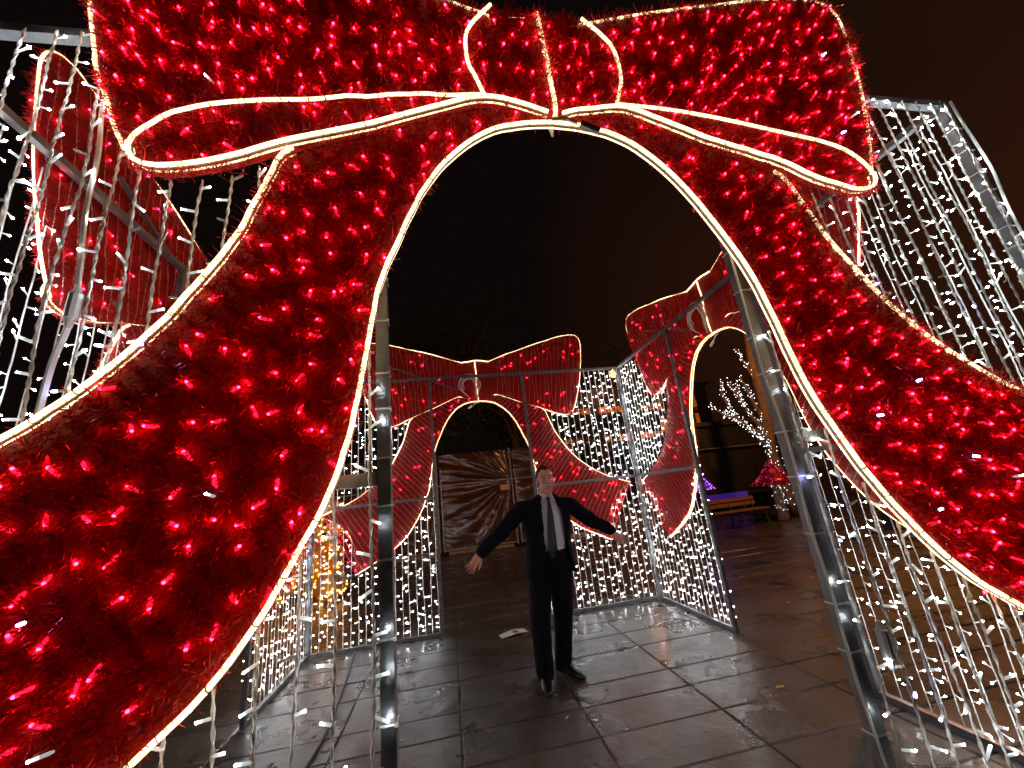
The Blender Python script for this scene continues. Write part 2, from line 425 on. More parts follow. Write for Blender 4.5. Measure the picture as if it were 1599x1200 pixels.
def tinsel_quads(R, dens, y0=-0.068):
    out = []
    for P in R:
        L_ = np.linalg.norm(np.diff(P, axis=0), axis=1).sum(); n = int(L_ * dens)
        if n < 3: continue
        t = rg.random(n); q = along(P, t); q2 = along(P, np.clip(t + .02, 0, 1)); q1 = along(P, np.clip(t - .02, 0, 1))
        d2 = q2 - q1; d2 /= np.linalg.norm(d2, axis=1)[:, None] + 1e-9
        ax = np.stack([d2[:, 0], np.zeros(n), d2[:, 1]], 1)
        pr = np.stack([-d2[:, 1], np.zeros(n), d2[:, 0]], 1)
        back = rg.random(n) < .27
        ph = np.where(back, rg.uniform(0, 2*math.pi, n), rg.uniform(-.15, math.pi + .15, n))
        dr = np.cos(ph)[:, None]*pr + np.sin(ph)[:, None]*np.array([0, -1, 0]) + ax*rg.normal(0, .55, n)[:, None]
        dr /= np.linalg.norm(dr, axis=1)[:, None]
        dr[back, 1] = np.abs(dr[back, 1])
        cl = .75 + .5*np.sin(t*L_*40 + P[0, 0]*60)*rg.random(n)
        ln = rg.uniform(.018, .044, n)*cl*np.where(rg.random(n) < .06, 1.35, 1.0); ln[back] = rg.uniform(.012, .022, back.sum())
        base = np.stack([q[:, 0], np.full(n, y0), q[:, 1]], 1) + rg.normal(0, .007, (n, 3))
        base[back, 1] = y0 + .024; dr[back, 1] *= .35; ln[back] *= 1.3
        de = np.min(np.hypot(q[:, 0:1]*np.sign(q[:, 0:1]) - EDGE[None, :, 0], q[:, 1:2] - EDGE[None, :, 1]), axis=1)
        ln *= np.where(de < .030, .55, 1.0)
        w = np.cross(dr, rg.normal(0, 1, (n, 3))); w /= np.linalg.norm(w, axis=1)[:, None]
        w *= np.where(rg.random(n) < .2, rg.uniform(.0013, .0021, n), rg.uniform(.0006, .0012, n))[:, None]
        # a slight bend by a skewed far edge
        tip = base + dr*ln[:, None]
        w2 = w*rg.uniform(.4, 1.1, n)[:, None] + rg.normal(0, .0006, (n, 3))
        out.append(np.stack([base - w, base + w, tip + w2, tip - w2], 1))
    return np.concatenate(out)
def fuzz_quads(P, dens, y0, side, ins=.010, lmin=.022, lmax=.055):
    # loose strands standing out along an edge; side: which way is out
    P = resample(P, .01); tg = np.gradient(P, axis=0); tg /= np.linalg.norm(tg, axis=1)[:, None]; nr = np.stack([-tg[:, 1], tg[:, 0]], 1)*side
    L_ = .01*len(P); n = int(L_*dens); i = rg.integers(0, len(P), n)
    keep = (np.sin(i*.11) + np.sin(i*.037 + 2) + rg.normal(0, .9, n)) > -.5; i = i[keep]; n = len(i)
    b = P[i] - nr[i]*ins*rg.uniform(.2, 2.2, n)[:, None]; ph = rg.normal(.15, .85, n)
    dr = np.cos(ph)[:, None]*np.stack([nr[i, 0], np.zeros(n), nr[i, 1]], 1) + np.sin(ph)[:, None]*np.stack([tg[i, 0], np.zeros(n), tg[i, 1]], 1)
    dr[:, 1] = rg.normal(-.25, .5, n); dr /= np.linalg.norm(dr, axis=1)[:, None]
    base = np.stack([b[:, 0], y0 + rg.normal(0, .008, n), b[:, 1]], 1); ln = rg.uniform(lmin, lmax, n)*rg.uniform(.5, 1, n)
    w = np.cross(dr, rg.normal(0, 1, (n, 3))); w /= np.linalg.norm(w, axis=1)[:, None]; w *= rg.uniform(.0006, .0012, n)[:, None]
    tip = base + dr*ln[:, None]
    return np.stack([base - w, base + w, tip + w*.8, tip - w*.8], 1)
def slab_from_poly(poly, yc, th, mt, name):
    P = [Vector((p[0], 0, p[1])) for p in poly]
    tris = geometry.tessellate_polygon([P]); n = len(P)
    V = [(p.x, yc - th/2, p.z) for p in P] + [(p.x, yc + th/2, p.z) for p in P]
    F = []
    for a, b, c in tris:
        nrm = (P[b]-P[a]).cross(P[c]-P[a])
        if nrm.y > 0: a, c = c, a
        F.append((a, b, c)); F.append((c+n, b+n, a+n))
    for i in range(n): j = (i+1) % n; F.append((i, i+n, j+n, j))
    t = MB(); t.add(V, F); return t.mesh(name, mt)

# LED bulb meshes: local +X is the bulb's axis
def bulb_mb(hi, L_=0.036, r=0.0037):
    t = MB(); n = 8 if hi else 4
    if hi:
        t.tube([(0,0,0),(.004,0,0),(.006,0,0),(L_*.62,0,0)], [r*.75,r*.85,r*1.05,r], n, 0, ref=(0,1,0), caps=False)
        t.tube([(L_*.62,0,0),(L_*.9,0,0),(L_,0,0)], [r,r*.98,r*.7], n, 2, ref=(0,1,0), caps=False)
        t.ell((L_*.97,0,0), (r*1.1,r*.80,r*.80), 8, 5, 1)
    else:
        t.tube([(0,0,0),(L_*.7,0,0)], r*.95, 3, 0, caps=False, ref=(0,1,0))
        t.tube([(L_*.7,0,0),(L_,0,0)], r*1.05, 3, 2, caps=False, ref=(0,1,0))
        c = L_ ; a = .0052
        t.add([(c-a*1.6,0,0),(c+a*1.3,0,0),(c,a,0),(c,-a,0),(c,0,a),(c,0,-a)], [(1,2,4),(2,0,4),(0,3,4),(3,1,4),(2,1,5),(0,2,5),(3,0,5),(1,3,5)], 1)
    return t
bulb_hi = bulb_mb(True).mesh('bulb', [M_SLEEVE, M_TIP, M_SLEEVE2], True)
bulb_off = bulb_mb(True).mesh('bulb', [M_SLEEVE_OFF, M_SLEEVE_OFF, M_SLEEVE_OFF], True)
bulb_blue = bulb_mb(True).mesh('bulb', [M_SLEEVE_OFF, M_BLUE_TIP, M_BLUE_TIP], True)
red_hi = bulb_mb(True, .030, .0046).mesh('red_bulb', [M_RED_BODY, M_RED_TIP, M_RED_BODY], True)
lo = bulb_mb(False); LOV = np.concatenate(lo.V); LOF = lo.F; LOM = lo.M
lo = bulb_mb(False, .030, .0045); LRV = np.concatenate(lo.V); LRF = lo.F; LRM = lo.M
def frame_x(d):
    d = Vector(d).normalized(); u = Vector((0, 0, 1)) if abs(d.z) < .9 else Vector((0, 1, 0))
    y = u.cross(d).normalized(); z = d.cross(y)
    return Matrix((d, y, z)).transposed()

# ------------------------------------------------------------------ the bow
bow = thing('ribbon_bow', 'huge red tinsel bow over the near arch, closest to the viewer', 'bow', group='tinsel bows on the four faces of the light box')
pieces = [('ribbon_loop', poly_loop, rows_loop(), -.056), ('ribbon_tail', poly_tail, rows_tail(), -.052)]
leds = []          # (piece object, position, direction)
tri_total = 0
for nm, poly, R, yc in pieces:
    for sg in (1, -1):
        f = (lambda P: P) if sg == 1 else mir
        pl = f(poly); RR = [f(P) for P in R]
        o = link(nm, slab_from_poly(pl, yc, .006, M_FELT, nm), bow)
        tq = tinsel_quads(RR, 2500)
        c = link('tinsel', quads_mesh('tinsel', tq, M_TINSEL), o); c['kind'] = 'stuff'
        wv = MB()
        for P in RR:
            P2 = resample(P, .05)
            if len(P2) < 2: continue
            P3 = np.stack([P2[:, 0] + rg.normal(0, .002, len(P2)), np.full(len(P2), yc + .0085) + rg.normal(0, .0015, len(P2)), P2[:, 1]], 1)
            wv.tube(P3, .0024, 4, ref=(0,1,0))
            L_ = np.linalg.norm(np.diff(P, axis=0), axis=1).sum()
            s0 = rg.uniform(.01, .09)
            while s0 < L_ - .015:
                q_ = along(P, s0 / L_); leds.append((o, (q_[0] + rg.normal(0, .008), yc - .004, q_[1]), (rg.normal(0, .6), -rg.uniform(.3, 1), rg.normal(-.1, .6))) if rg.random() > .14 else (o, (q_[0], yc + .009, q_[1]), (rg.normal(0, .7), rg.uniform(.05, .5), rg.normal(0, .7))))
                s0 += rg.uniform(.088, .155)
        w_ = wv.build('wiring', M_WIRE_RED, o); w_['kind'] = 'stuff'
ok_ = link('knot', slab_from_poly(poly_knot, -.052, .006, M_FELT, 'knot'), bow)
Rk = rows_knot()
c = link('tinsel', quads_mesh('tinsel', tinsel_quads(Rk, 2700, -.075), M_TINSEL), ok_); c['kind'] = 'stuff'
for P in Rk:
    L_ = np.linalg.norm(np.diff(P, axis=0), axis=1).sum(); s0 = rg.uniform(.02, .1)
    while s0 < L_ - .02:
        q_ = along(P, s0 / L_); leds.append((ok_, (q_[0], -.058, q_[1]), (rg.normal(0, .4), -1, rg.normal(0, .4)))); s0 += rg.uniform(.11, .18)
# rope lights
def rope(P2, y, name, twin=True, r=.0068, seed=0, out=0.0):
    P2 = resample(P2, .035); n = len(P2)
    wob = np.array([mnoise.noise(Vector((seed, i*.16, 3.3))) for i in range(n)]) * .011 + np.array([mnoise.noise(Vector((seed + 9, i*.45, 1.3))) for i in range(n)]) * .004
    tg = np.gradient(P2, axis=0); tg /= np.linalg.norm(tg, axis=1)[:, None] + 1e-9
    nr = np.stack([-tg[:, 1], tg[:, 0]], 1)
    Q = P2 + nr*(wob[:, None] + out)
    t = MB(); P3 = np.stack([Q[:, 0], np.full(n, y) + wob*.5, Q[:, 1]], 1)
    t.tube(P3, r, 7, 0, ref=(0,1,0))
    if twin:
        B = P3 + np.array([0, .024, 0]); t.tube(B, r*.55, 5, 0, ref=(0,1,0))
        C = P3 + np.array([0, .0135, 0]); t.tube(C, r*.92, 6, 1, ref=(0,1,0))
    o = t.build(name, [M_ROPE, M_ROPE_SIDE], bow, True)
    z = MB(); d = .05 + .05*rnd.random(); dd = np.r_[0, np.cumsum(np.linalg.norm(np.diff(P3, axis=0), axis=1))]
    while d < dd[-1]:
        i = int(np.searchsorted(dd, d)); i = min(max(i, 1), n-2); a = P3[i]; tt = P3[i+1] - P3[i-1]; tt /= np.linalg.norm(tt)
        sk = np.array([rnd.uniform(-.3, .3), 0, rnd.uniform(-.3, .3)]); 
        z.tube([a - (tt + sk)*.0012, a + (tt + sk)*.0012], r*1.22, 7, 0, ref=(0,1,0))
        if rnd.random() < .5:
            e = np.array([rnd.uniform(-1, 1), -.8, rnd.uniform(-1, 1)]); e /= np.linalg.norm(e); z.tube([a + e*r, a + e*(r + rnd.uniform(.01, .03))], .0009, 3, 0)
        d += rnd.uniform(.09, .16)
    if z.n: z.build('cable_tie', M_TIE, o)['kind'] = 'stuff'
    return o
# the arch edge, from tip to tip
arch_line = np.concatenate([mir(inner_s)[::-1], inner_s[1:]])
rope(arch_line[:len(arch_line)//2 + 1], -.078, 'rope_light', seed=1, out=-.007); rope(arch_line[len(arch_line)//2:], -.078, 'rope_light', seed=2, out=-.007)
cut = int(np.argmax(outer_s[:, 0] > .90))
for sg in (1, -1):
    f = (lambda P: P) if sg == 1 else mir
    rope(f(outer_s[cut:]), -.080 if sg == -1 else -.066, 'rope_light', sg == -1, seed=3 + sg, out=.006*sg)
    rope(f(notch_s), -.075, 'rope_light', False, .0065, seed=6 + sg)
    rope(f(topE_s), -.060, 'rope_light', False, .0062, seed=9 + sg, out=.004*sg)
    fl = smooth(foldUp[:-1] + [(1.365,2.585)] + foldLow[1:] + [(.13, 2.90), (.03, 2.862)]); kf = int(np.argmax(fl[:, 0]))
    rope(f(fl[:kf+1]), -.094, 'rope_light', False, .0062, seed=12 + sg)
    rope(f(fl[kf:]), -.100, 'rope_light', True, seed=15 + sg, out=-.004*sg)
    rope(f(knot_s), -.100 if sg == -1 else -.088, 'rope_light', False, .0070, seed=18 + sg)
rope(np.array(top_k), -.044, 'rope_light', False, .008, seed=21)
rope(smooth([(.0,3.43),(.006,3.2),(.01,3.0),(.0,2.86)]), -.084, 'rope_light', False, .010, seed=22)
rope(smooth([(.0,3.43),(.002,3.2),(.0,3.0),(.0,2.86)]), -.044, 'rope_light', False, .007, seed=23)
fz = []
for sg in (1, -1):
    f = (lambda P: P) if sg == 1 else mir
    fz += [fuzz_quads(f(inner_s), 1000, -.072, -sg, .012, .03, .06), fuzz_quads(f(inner_s), 500, -.084, -sg, .012, .025, .05), fuzz_quads(f(outer_s[cut:]), 1000, -.070, sg, .012, .03, .06), fuzz_quads(f(outer_s[cut:]), 260 if sg == -1 else 900, -.085, -sg, -.004, .02, .035), fuzz_quads(f(notch_s), 500, -.06, 1),
           fuzz_quads(f(foldLow_s), 1200, -.080, -sg, .012, .03, .065), fuzz_quads(f(foldLow_s), 300, -.09, sg, -.004, .02, .04), fuzz_quads(f(topE_s), 900, -.060, sg), fuzz_quads(f(foldUp_s), 500, -.084, sg), fuzz_quads(f(foldUp_s), 500, -.084, -sg),
           fuzz_quads(f(knot_s), 500, -.084, sg), fuzz_quads(f(knot_s), 500 if sg == -1 else 900, -.084, -sg)]
fz.append(fuzz_quads(np.array(top_k), 900, -.06, -1)); 
cl_ = smooth([(.0,3.43),(.006,3.2),(.01,3.0),(.0,2.86)]); fz += [fuzz_quads(cl_, 1500, -.088, 1, -.001, .02, .04), fuzz_quads(cl_, 1500, -.088, -1, -.001, .02, .04)]
c = link('edge_tinsel', quads_mesh('edge_tinsel', np.concatenate(fz), M_TINSEL), bow); c['kind'] = 'stuff'
# lamp plug dangling at the knot, brace rods and cable coil behind it
t = MB(); t.tube([(-.02,-.10,2.83),(.03,-.11,2.825),(.07,-.115,2.80)], .006, 5, 0, ref=(0,1,0)); t.box((.115,-.12,2.775), (.075,.012,.026), 0, Matrix.Rotation(.45, 3, 'Y')); t.build('plug', M_PLASTIC, bow)
t = MB(); t.bar((1.22,-.015,3.42), (.3,-.015,3.02), .02); t.build('brace', M_STEEL, bow)
for q_ in range(5):
    t = MB(); r_ = .085 + .016*q_
    cc = [(.11 + r_*math.cos(a) + .008*math.sin(a*3 + q_*2), -.012 + .004*math.sin(a*3 + q_), 3.07 + 1.15*r_*math.sin(a) if a > 0 else 3.07 + a*.12) for a in np.linspace(-.4 - .25*q_, 3.3 + .1*q_, 40)]
    t.tube(cc + [(.11 - r_ + .012*q_, -.012, 2.93 - .02*q_)], .0055, 5, ref=(0,1,0)); t.build('cable_loop', M_WIRE, bow)
def led_objects(rootbow, near):
    """near: indices built as single bulbs, the rest joined per ribbon piece"""
    rest = {}
    for i, (po, p, d) in enumerate(leds):
        if i in near:
            M = Matrix.Translation(p) @ frame_x(d).to_4x4(); link('red_bulb', red_hi, po, M)
        else: rest.setdefault(po.name, (po, []))[1].append((p, d))
    for po, lst in rest.values():
        yield po, lst
def joined_red(po, lst):
    t = MB()
    for p, d in lst:
        t.add(LRV @ np.array(frame_x(d)).T + np.array(p), LRF, 0); t.M[-len(LRF):] = LRM
    return t.mesh('red_bulbs', [M_RED_BODY, M_RED_TIP, M_RED_BODY])
all_by = {}
for po, p, d in leds: all_by.setdefault(po.name, (po, []))[1].append((p, d))
# copies for the other three faces first (all their small bulbs joined), then the near bow gets single bulbs
mesh_all = {k: joined_red(v[0], v[1]) for k, v in all_by.items()}
bow_labels = ['', 'red tinsel bow on the right-hand wall, seen at an angle from behind',
              'red tinsel bow seen whole from behind, over the far arch above the man',
              'red tinsel bow seen edge-on through the white strings at the upper left']
for k in (1, 2, 3):
    b2 = copy_tree(bow); b2.matrix_world = wall_M(k); b2['label'] = bow_labels[k]
    for src, dst in zip(bow.children, b2.children):
        if src.name in mesh_all:
            c = link('red_bulbs', mesh_all[src.name], dst); c['kind'] = 'stuff'
dist = [(Vector(p) - CAM).length for _, p, _ in leds]
near = set(np.argsort(dist)[:290].tolist())
for po, lst in led_objects(bow, near):
    c = link('red_bulbs', joined_red(po, lst), po); c['kind'] = 'stuff'
# a few cool white bulbs showing through the near ribbon
for x, z in ((-1.33,1.98),(-1.245,1.98),(-1.38,1.35),(-1.3,1.1),(-1.18,2.93),(1.38,3.33),(1.29,2.86),(1.41,2.97),(1.25,1.46),(1.42,1.37),(1.15,1.72),(-1.05,1.57),(1.05,1.30),(.93,1.62)):
    po = [c for c in bow.children if c.name.startswith('ribbon_tail' if z < 2.6 else 'ribbon_loop')][0 if x > 0 else 1]
    link('white_bulb', bulb_hi if rnd.random() < .5 else bulb_blue, po, Matrix.Translation((x, -.075, z)) @ frame_x((rnd.uniform(-.6,.6), -1, rnd.uniform(-.3,.3))).to_4x4())

# ------------------------------------------------------------------ light curtains
polys = [poly_loop, poly_tail, poly_knot]
def free_spans(x, h):
    z = np.arange(.03, H - .02, .01); P = np.stack([np.full(len(z), abs(x)), z], 1)
    blk = inside(P, poly_loop) | inside(P, poly_tail) | inside(P, poly_knot)
    sp = []; st = None
    for i, b in enumerate(blk):
        if not b and st is None: st = z[i]
        if (b or i == len(z)-1) and st is not None:
            if z[i] - st > .06: sp.append((st, z[i]))
            st = None
    return sp
def string_path(x, a, b, seed, step):
    n = max(2, int((b-a)/step)); P = []
    for i in range(n + 1):
        z = a + (b-a)*i/n
        P.append((x + .015*mnoise.noise(Vector((seed, z*2.1, 0))) + .003*mnoise.noise(Vector((seed, z*14, 5))), -.030 + .006*mnoise.noise(Vector((seed, z*3, 9))), z))
    return np.array(P)
def curtain(sg, hi, wall_half, label, group='white string light curtains of the gift box', budget=0, M=None):
    root = thing('light_curtain', label, 'string lights', group=group)
    cand = []
    x = J + .035; k = 0; end = wall_half - .035; n = int(round((end - x)/.082))
    xs = [J + .035 + (end - J - .035)*i/n for i in range(n+1)]
    wires = []
    for k, x0 in enumerate(xs):
        x = x0*sg + rnd.uniform(-.006, .006)
        for a, b in free_spans(x, wall_half):
            t = MB()
            P = string_path(x, a, b, k*3.1 + sg*17 + (50 if hi else 0), .008 if hi else .05)
            if hi: t.twist(P, .0026, P[:, 2]*2*math.pi/.085*(1 if k % 2 else -1) + k + np.sin(P[:, 2]*5)*.8)
            else: t.tube(P, .0038, 4, ref=(0,1,0))
            st = t.build('light_string', M_WIRE, root, hi)
            z = a + rnd.uniform(.02, .1)
            while z < b - .01:
                i = int(np.argmin(np.abs(P[:, 2]-z))); s_ = rnd.choice((-1, 1)); z += rnd.uniform(.068, .125)
                a_ = rnd.gauss(.05, .45); d = Vector((s_*math.cos(a_), rnd.uniform(-.45, .15), math.sin(a_)))
                cand.append((st, P[i], d))
    wM = M if M is not None else Matrix.Identity(4)
    order = sorted(range(len(cand)), key=lambda i: (wM @ Vector(cand[i][1]) - CAM).length)
    single = set(order[:budget]); rest = {}
    for i, (st, p, d) in enumerate(cand):
        if i in single:
            u = rnd.random(); me = bulb_off if u < .12 else (bulb_blue if u < .16 else bulb_hi)
            link('bulb', me, st, Matrix.Translation(p) @ frame_x(d).to_4x4() @ Matrix.Diagonal((rnd.uniform(.75, 1.12), rnd.uniform(.85, 1.1), 1, 1)))
        else: rest.setdefault(st.name, (st, []))[1].append((p, d))
    for st, lst in rest.values():
        t = MB()
        for p, d in lst:
            t.add((LOV*rnd.uniform(.7, 1.12)) @ np.array(frame_x(d)).T + np.array(p), LOF, 0); t.M[-len(LOF):] = LOM
        t.build('bulbs', [M_SLEEVE, M_TIP, M_SLEEVE2], st)['kind'] = 'stuff'
    return root
c_fl = curtain(-1, True, HW, 'white string light curtain of the near wall, left of the near arch', budget=292)
c_fr = curtain(1, True, HW, 'white string light curtain of the near wall, right of the near arch', budget=292)
side_labels = {(1,-1): 'white string light curtain on the right wall, between its doorway and the viewer',
               (1,1): 'white string light curtain on the right wall between its doorway and the far corner',
               (2,-1): 'white string light curtain right of the far arch, behind the hand of the man',
               (2,1): 'white string light curtain left of the far arch, with its edge beside the brown sheeting',
               (3,-1): 'white string light curtain on the left wall next to its far corner',
               (3,1): 'white string light curtain on the left wall, at the left picture edge'}
proto = {}
for k in (1, 2, 3):
    for sg in (-1, 1):
        if k == 1: r = curtain(sg, False, D/2, side_labels[(k, sg)]); proto[sg] = r
        elif k == 3: r = copy_tree(proto[sg]); r['label'] = side_labels[(k, sg)]
        else: r = curtain(sg, False, HW, side_labels[(k, sg)])
        r.matrix_world = wall_M(k)
#PEOPLE
# ------------------------------------------------------------------ the man
def voxel(mb, size, smooth_it, name, mt, parent):
    me = mb.mesh(name, mt); o = bpy.data.objects.new(name, me); COL.objects.link(o)
    r = o.modifiers.new('r', 'REMESH'); r.mode = 'VOXEL'; r.voxel_size = size; r.use_smooth_shade = True
    if smooth_it:
        q = o.modifiers.new('s', 'SMOOTH'); q.iterations = smooth_it; q.factor = 0.5
    dg = bpy.context.evaluated_depsgraph_get(); dg.update()
    m2 = bpy.data.meshes.new_from_object(o.evaluated_get(dg)); m2.name = name
    COL.objects.unlink(o); bpy.data.objects.remove(o)
    if not m2.materials: m2.materials.append(mt)
    return link(name, m2, parent)
def cap(mb, P, R, sides=14, flat=1.0, ref=(0,1,0)):
    """tapered limb with rounded ends"""
    P = [Vector(p) for p in P]; R = list(R)
    d0 = (P[0]-P[1]).normalized(); d1 = (P[-1]-P[-2]).normalized()
    P2 = [P[0] + d0*R[0]*.9] + [P[0] + d0*R[0]*.5] + P + [P[-1] + d1*R[-1]*.5, P[-1] + d1*R[-1]*.9]
    R2 = [R[0]*.35, R[0]*.85] + R + [R[-1]*.85, R[-1]*.35]
    mb.tube([tuple(p) for p in P2], R2, sides, flat=flat, ref=ref)
def loft(mb, secs, n=24, caps=True):
    """secs: (cx, cy, z, rx, ry)"""
    V = []; F = []
    for cx_, cy_, z, rx, ry in secs:
        for k in range(n):
            a = 2*math.pi*k/n; V.append((cx_ + rx*math.copysign(abs(math.cos(a))**.85, math.cos(a)), cy_ + ry*math.copysign(abs(math.sin(a))**.85, math.sin(a)), z))
    for i in range(len(secs)-1):
        for k in range(n):
            l = (k+1) % n; F.append((i*n+k, i*n+l, (i+1)*n+l, (i+1)*n+k))
    if caps: F.append(tuple(range(n-1, -1, -1))); F.append(tuple((len(secs)-1)*n + k for k in range(n)))
    mb.add(V, F)
M_SKIN = mat('skin', (0.60, 0.32, 0.23), 0.5, noise=0.08, nscale=40)
M_SUIT = mat('navy_suit_wool', (0.004, 0.0045, 0.009), 0.95, 0, 0.2, bump=0.25, bscale=300)
M_TROUSER = mat('black_trouser_wool', (0.004, 0.004, 0.005), 0.95, 0, 0.2, bump=0.2, bscale=300)
M_SHIRT = mat('white_shirt_cotton', (0.72, 0.72, 0.80), 0.7, bump=0.25, bscale=30)
M_TIEM = mat('dark_grey_silk', (0.014, 0.015, 0.022), 0.45)
M_SHOE = mat('black_leather', (0.010, 0.009, 0.008), 0.25)
M_HAIR = mat('dark_brown_hair', (0.018, 0.012, 0.009), 0.6, bump=0.8, bscale=250)
M_EYE = mat('shaded_eye_white', (0.18, 0.15, 0.13), 0.3)  # eye white darkened to stand in for shade in the sockets
M_PUPIL = mat('dark_iris', (0.02, 0.012, 0.008), 0.2)
M_LIP = mat('lip', (0.36, 0.13, 0.11), 0.5)
MX, MY = .33, 2.52
man = thing('person', 'man in dark suit and tie standing with both arms spread low under the arch', 'person', (MX, MY, 0))
shL, elL, wrL = Vector((-.155,.0,1.405)), Vector((-.37,-.01,1.20)), Vector((-.575,-.05,1.055))
shR, elR, wrR = Vector((.265,.01,1.395)), Vector((.465,.05,1.21)), Vector((.645,.0,1.095))
b = MB()
# head
HC = Vector((.078, -.02, 1.605))
b.ell(HC + Vector((0,.012,.035)), (.076,.094,.093), 20, 14)
b.ell(HC + Vector((0,-.022,-.035)), (.061,.070,.088), 20, 14)
b.ell(HC + Vector((0,-.050,-.098)), (.030,.032,.024), 12, 8)
cap(b, [HC + Vector((0,-.090,.008)), HC + Vector((0,-.108,-.028))], [.008,.014], 8)
b.ell(HC + Vector((0,-.086,.028)), (.050,.016,.010), 12, 8)
for sx_ in (-1, 1):
    b.ell(HC + Vector((sx_*.079,.008,-.012)), (.010,.020,.032), 10, 8)
    b.ell(HC + Vector((sx_*.040,-.058,-.030)), (.022,.024,.022), 10, 8)
    b.ell(HC + Vector((sx_*.012,-.096,-.032)), (.009,.010,.008), 8, 6)
cap(b, [(.062,.015,1.40), (.072,.004,1.53)], [.062,.056], 14)
loft(b, [(.03,0,.86,.14,.095), (.035,0,1.02,.13,.085), (.045,0,1.22,.15,.10), (.055,0,1.34,.14,.085), (.06,.005,1.40,.075,.06)])
cap(b, [shL + Vector((.03,0,-.045)), elL, wrL], [.040,.036,.026]); cap(b, [shR + Vector((-.03,0,-.045)), elR, wrR], [.040,.036,.026])
cap(b, [(-.06,0,.86), (-.125,-.05,.50), (-.13,-.04,.10)], [.075,.05,.036]); cap(b, [(.12,0,.86), (.105,.04,.50), (.06,.10,.10)], [.075,.05,.036])
cap(b, [(-.13,-.05,.055), (-.14,-.13,.03)], [.026,.016]); cap(b, [(.065,.085,.055), (.10,.03,.03)], [.026,.016])
def hand(mb, wr, d, side, pn):
    """wr wrist, d direction of the hand, side towards the thumb, pn palm normal"""
    d = Vector(d).normalized(); side = Vector(side); side = (side - d*side.dot(d)).normalized(); pn = d.cross(side)
    if pn.y > 0: pn = -pn
    cap(mb, [wr - d*.02, wr + d*.03], [.025, .026], 12)
    for k in range(4):
        o_ = side*(.030 - .020*k); cap(mb, [wr + d*.02 + o_*.7, wr + d*.088 + o_], [.016, .0135], 10)
        L_ = (.070, .078, .073, .056)[k]; sp = side*(.012 - .009*k)
        a = wr + d*.092 + o_; p1 = a + d*L_*.45 + sp*.6 - pn*-.002; p2 = a + d*L_*.78 + sp*1.0 + pn*.010; p3 = a + d*L_*.98 + sp*1.1 + pn*.022
        cap(mb, [a, p1, p2, p3], [.0100, .0095, .0085, .0072], 8)
    t0 = wr + d*.028 + side*.028; cap(mb, [t0, t0 + d*.030 + side*.024, t0 + d*.056 + side*.040 + pn*.006, t0 + d*.078 + side*.046 + pn*.012], [.015, .013, .0105, .0085], 8)
hand(b, wrL + Vector((-.012,-.003,-.010)), (-.62,-.10,-.78), (.55,-.55,-.45), None)
hand(b, wrR + Vector((.012,-.003,-.008)), (.62,-.12,-.75), (-.5,-.6,-.45), None)
body = voxel(b, .0045, 3, 'body', M_SKIN, man)
# eyes, brows, mouth
for sx_ in (-1, 1):
    t = MB(); t.ell(HC + Vector((sx_*.030,-.0785,.008)), (.0110,.0075,.0042), 10, 8); e = t.build('eye', M_EYE, man, True)
    t = MB(); t.ell(HC + Vector((sx_*.030,-.0850,.008)), (.0055,.003,.0055), 8, 6); t.build('iris', M_PUPIL, e, True)
    t = MB(); t.tube([tuple(HC + Vector((sx_*x, y, z))) for x, y, z in ((.014,-.098,.028),(.030,-.097,.034),(.046,-.084,.031),(.052,-.076,.026))], [.003,.0042,.0038,.0015], 6); t.build('eyebrow', M_HAIR, man)
t = MB(); t.ell(HC + Vector((0,-.0915,-.066)), (.024,.007,.0055), 12, 8); t.build('mouth', M_LIP, man, True)
# hair: short crop with a high hairline
t = MB(); V = []; F = []; nseg, nr = 36, 16
for i in range(nr + 1):
    for k in range(nseg):
        a = 2*math.pi*k/nseg; front = max(0, -math.sin(a)); th_max = 2.0 - 0.95*front**.8 - (.25*abs(math.sin(2*a)) if math.sin(a) < 0 else 0)
        th = th_max*i/nr; R_ = 1.0 + .02*math.sin(a*9 + i)
        V.append((HC.x + .0815*R_*math.sin(th)*math.cos(a), HC.y + .014 + .100*R_*math.sin(th)*math.sin(a), HC.z + .038 + .098*R_*math.cos(th)))
for i in range(nr):
    for k in range(nseg): l = (k+1) % nseg; F.append((i*nseg+k, (i+1)*nseg+k, (i+1)*nseg+l, i*nseg+l))
t.add(V, F); hair = t.build('hair', M_HAIR, man, True); q = hair.modifiers.new('solid', 'SOLIDIFY'); q.thickness = .006; q.offset = -1
# shirt with collar
t = MB(); SH = [(.035,0,.93,.158,.112), (.037,0,1.02,.155,.110), (.045,0,1.18,.170,.120), (.052,0,1.30,.176,.118), (.058,0,1.38,.150,.100), (.064,.004,1.43,.085,.072), (.068,.004,1.465,.064,.064)]
loft(t, SH, 32); shirt = voxel(t, .010, 4, 'shirt', M_SHIRT, man)
for sx_ in (-1, 1):
    t = MB(); t.add([(.068+sx_*.066,.0,1.475),(.068+sx_*.045,-.052,1.485),(.068+sx_*.008,-.076,1.458),(.068+sx_*.060,-.098,1.405),(.068+sx_*.078,-.045,1.435)], [(0,1,2,3,4)])
    c = t.build('collar', M_SHIRT, shirt); q = c.modifiers.new('s', 'SOLIDIFY'); q.thickness = .004
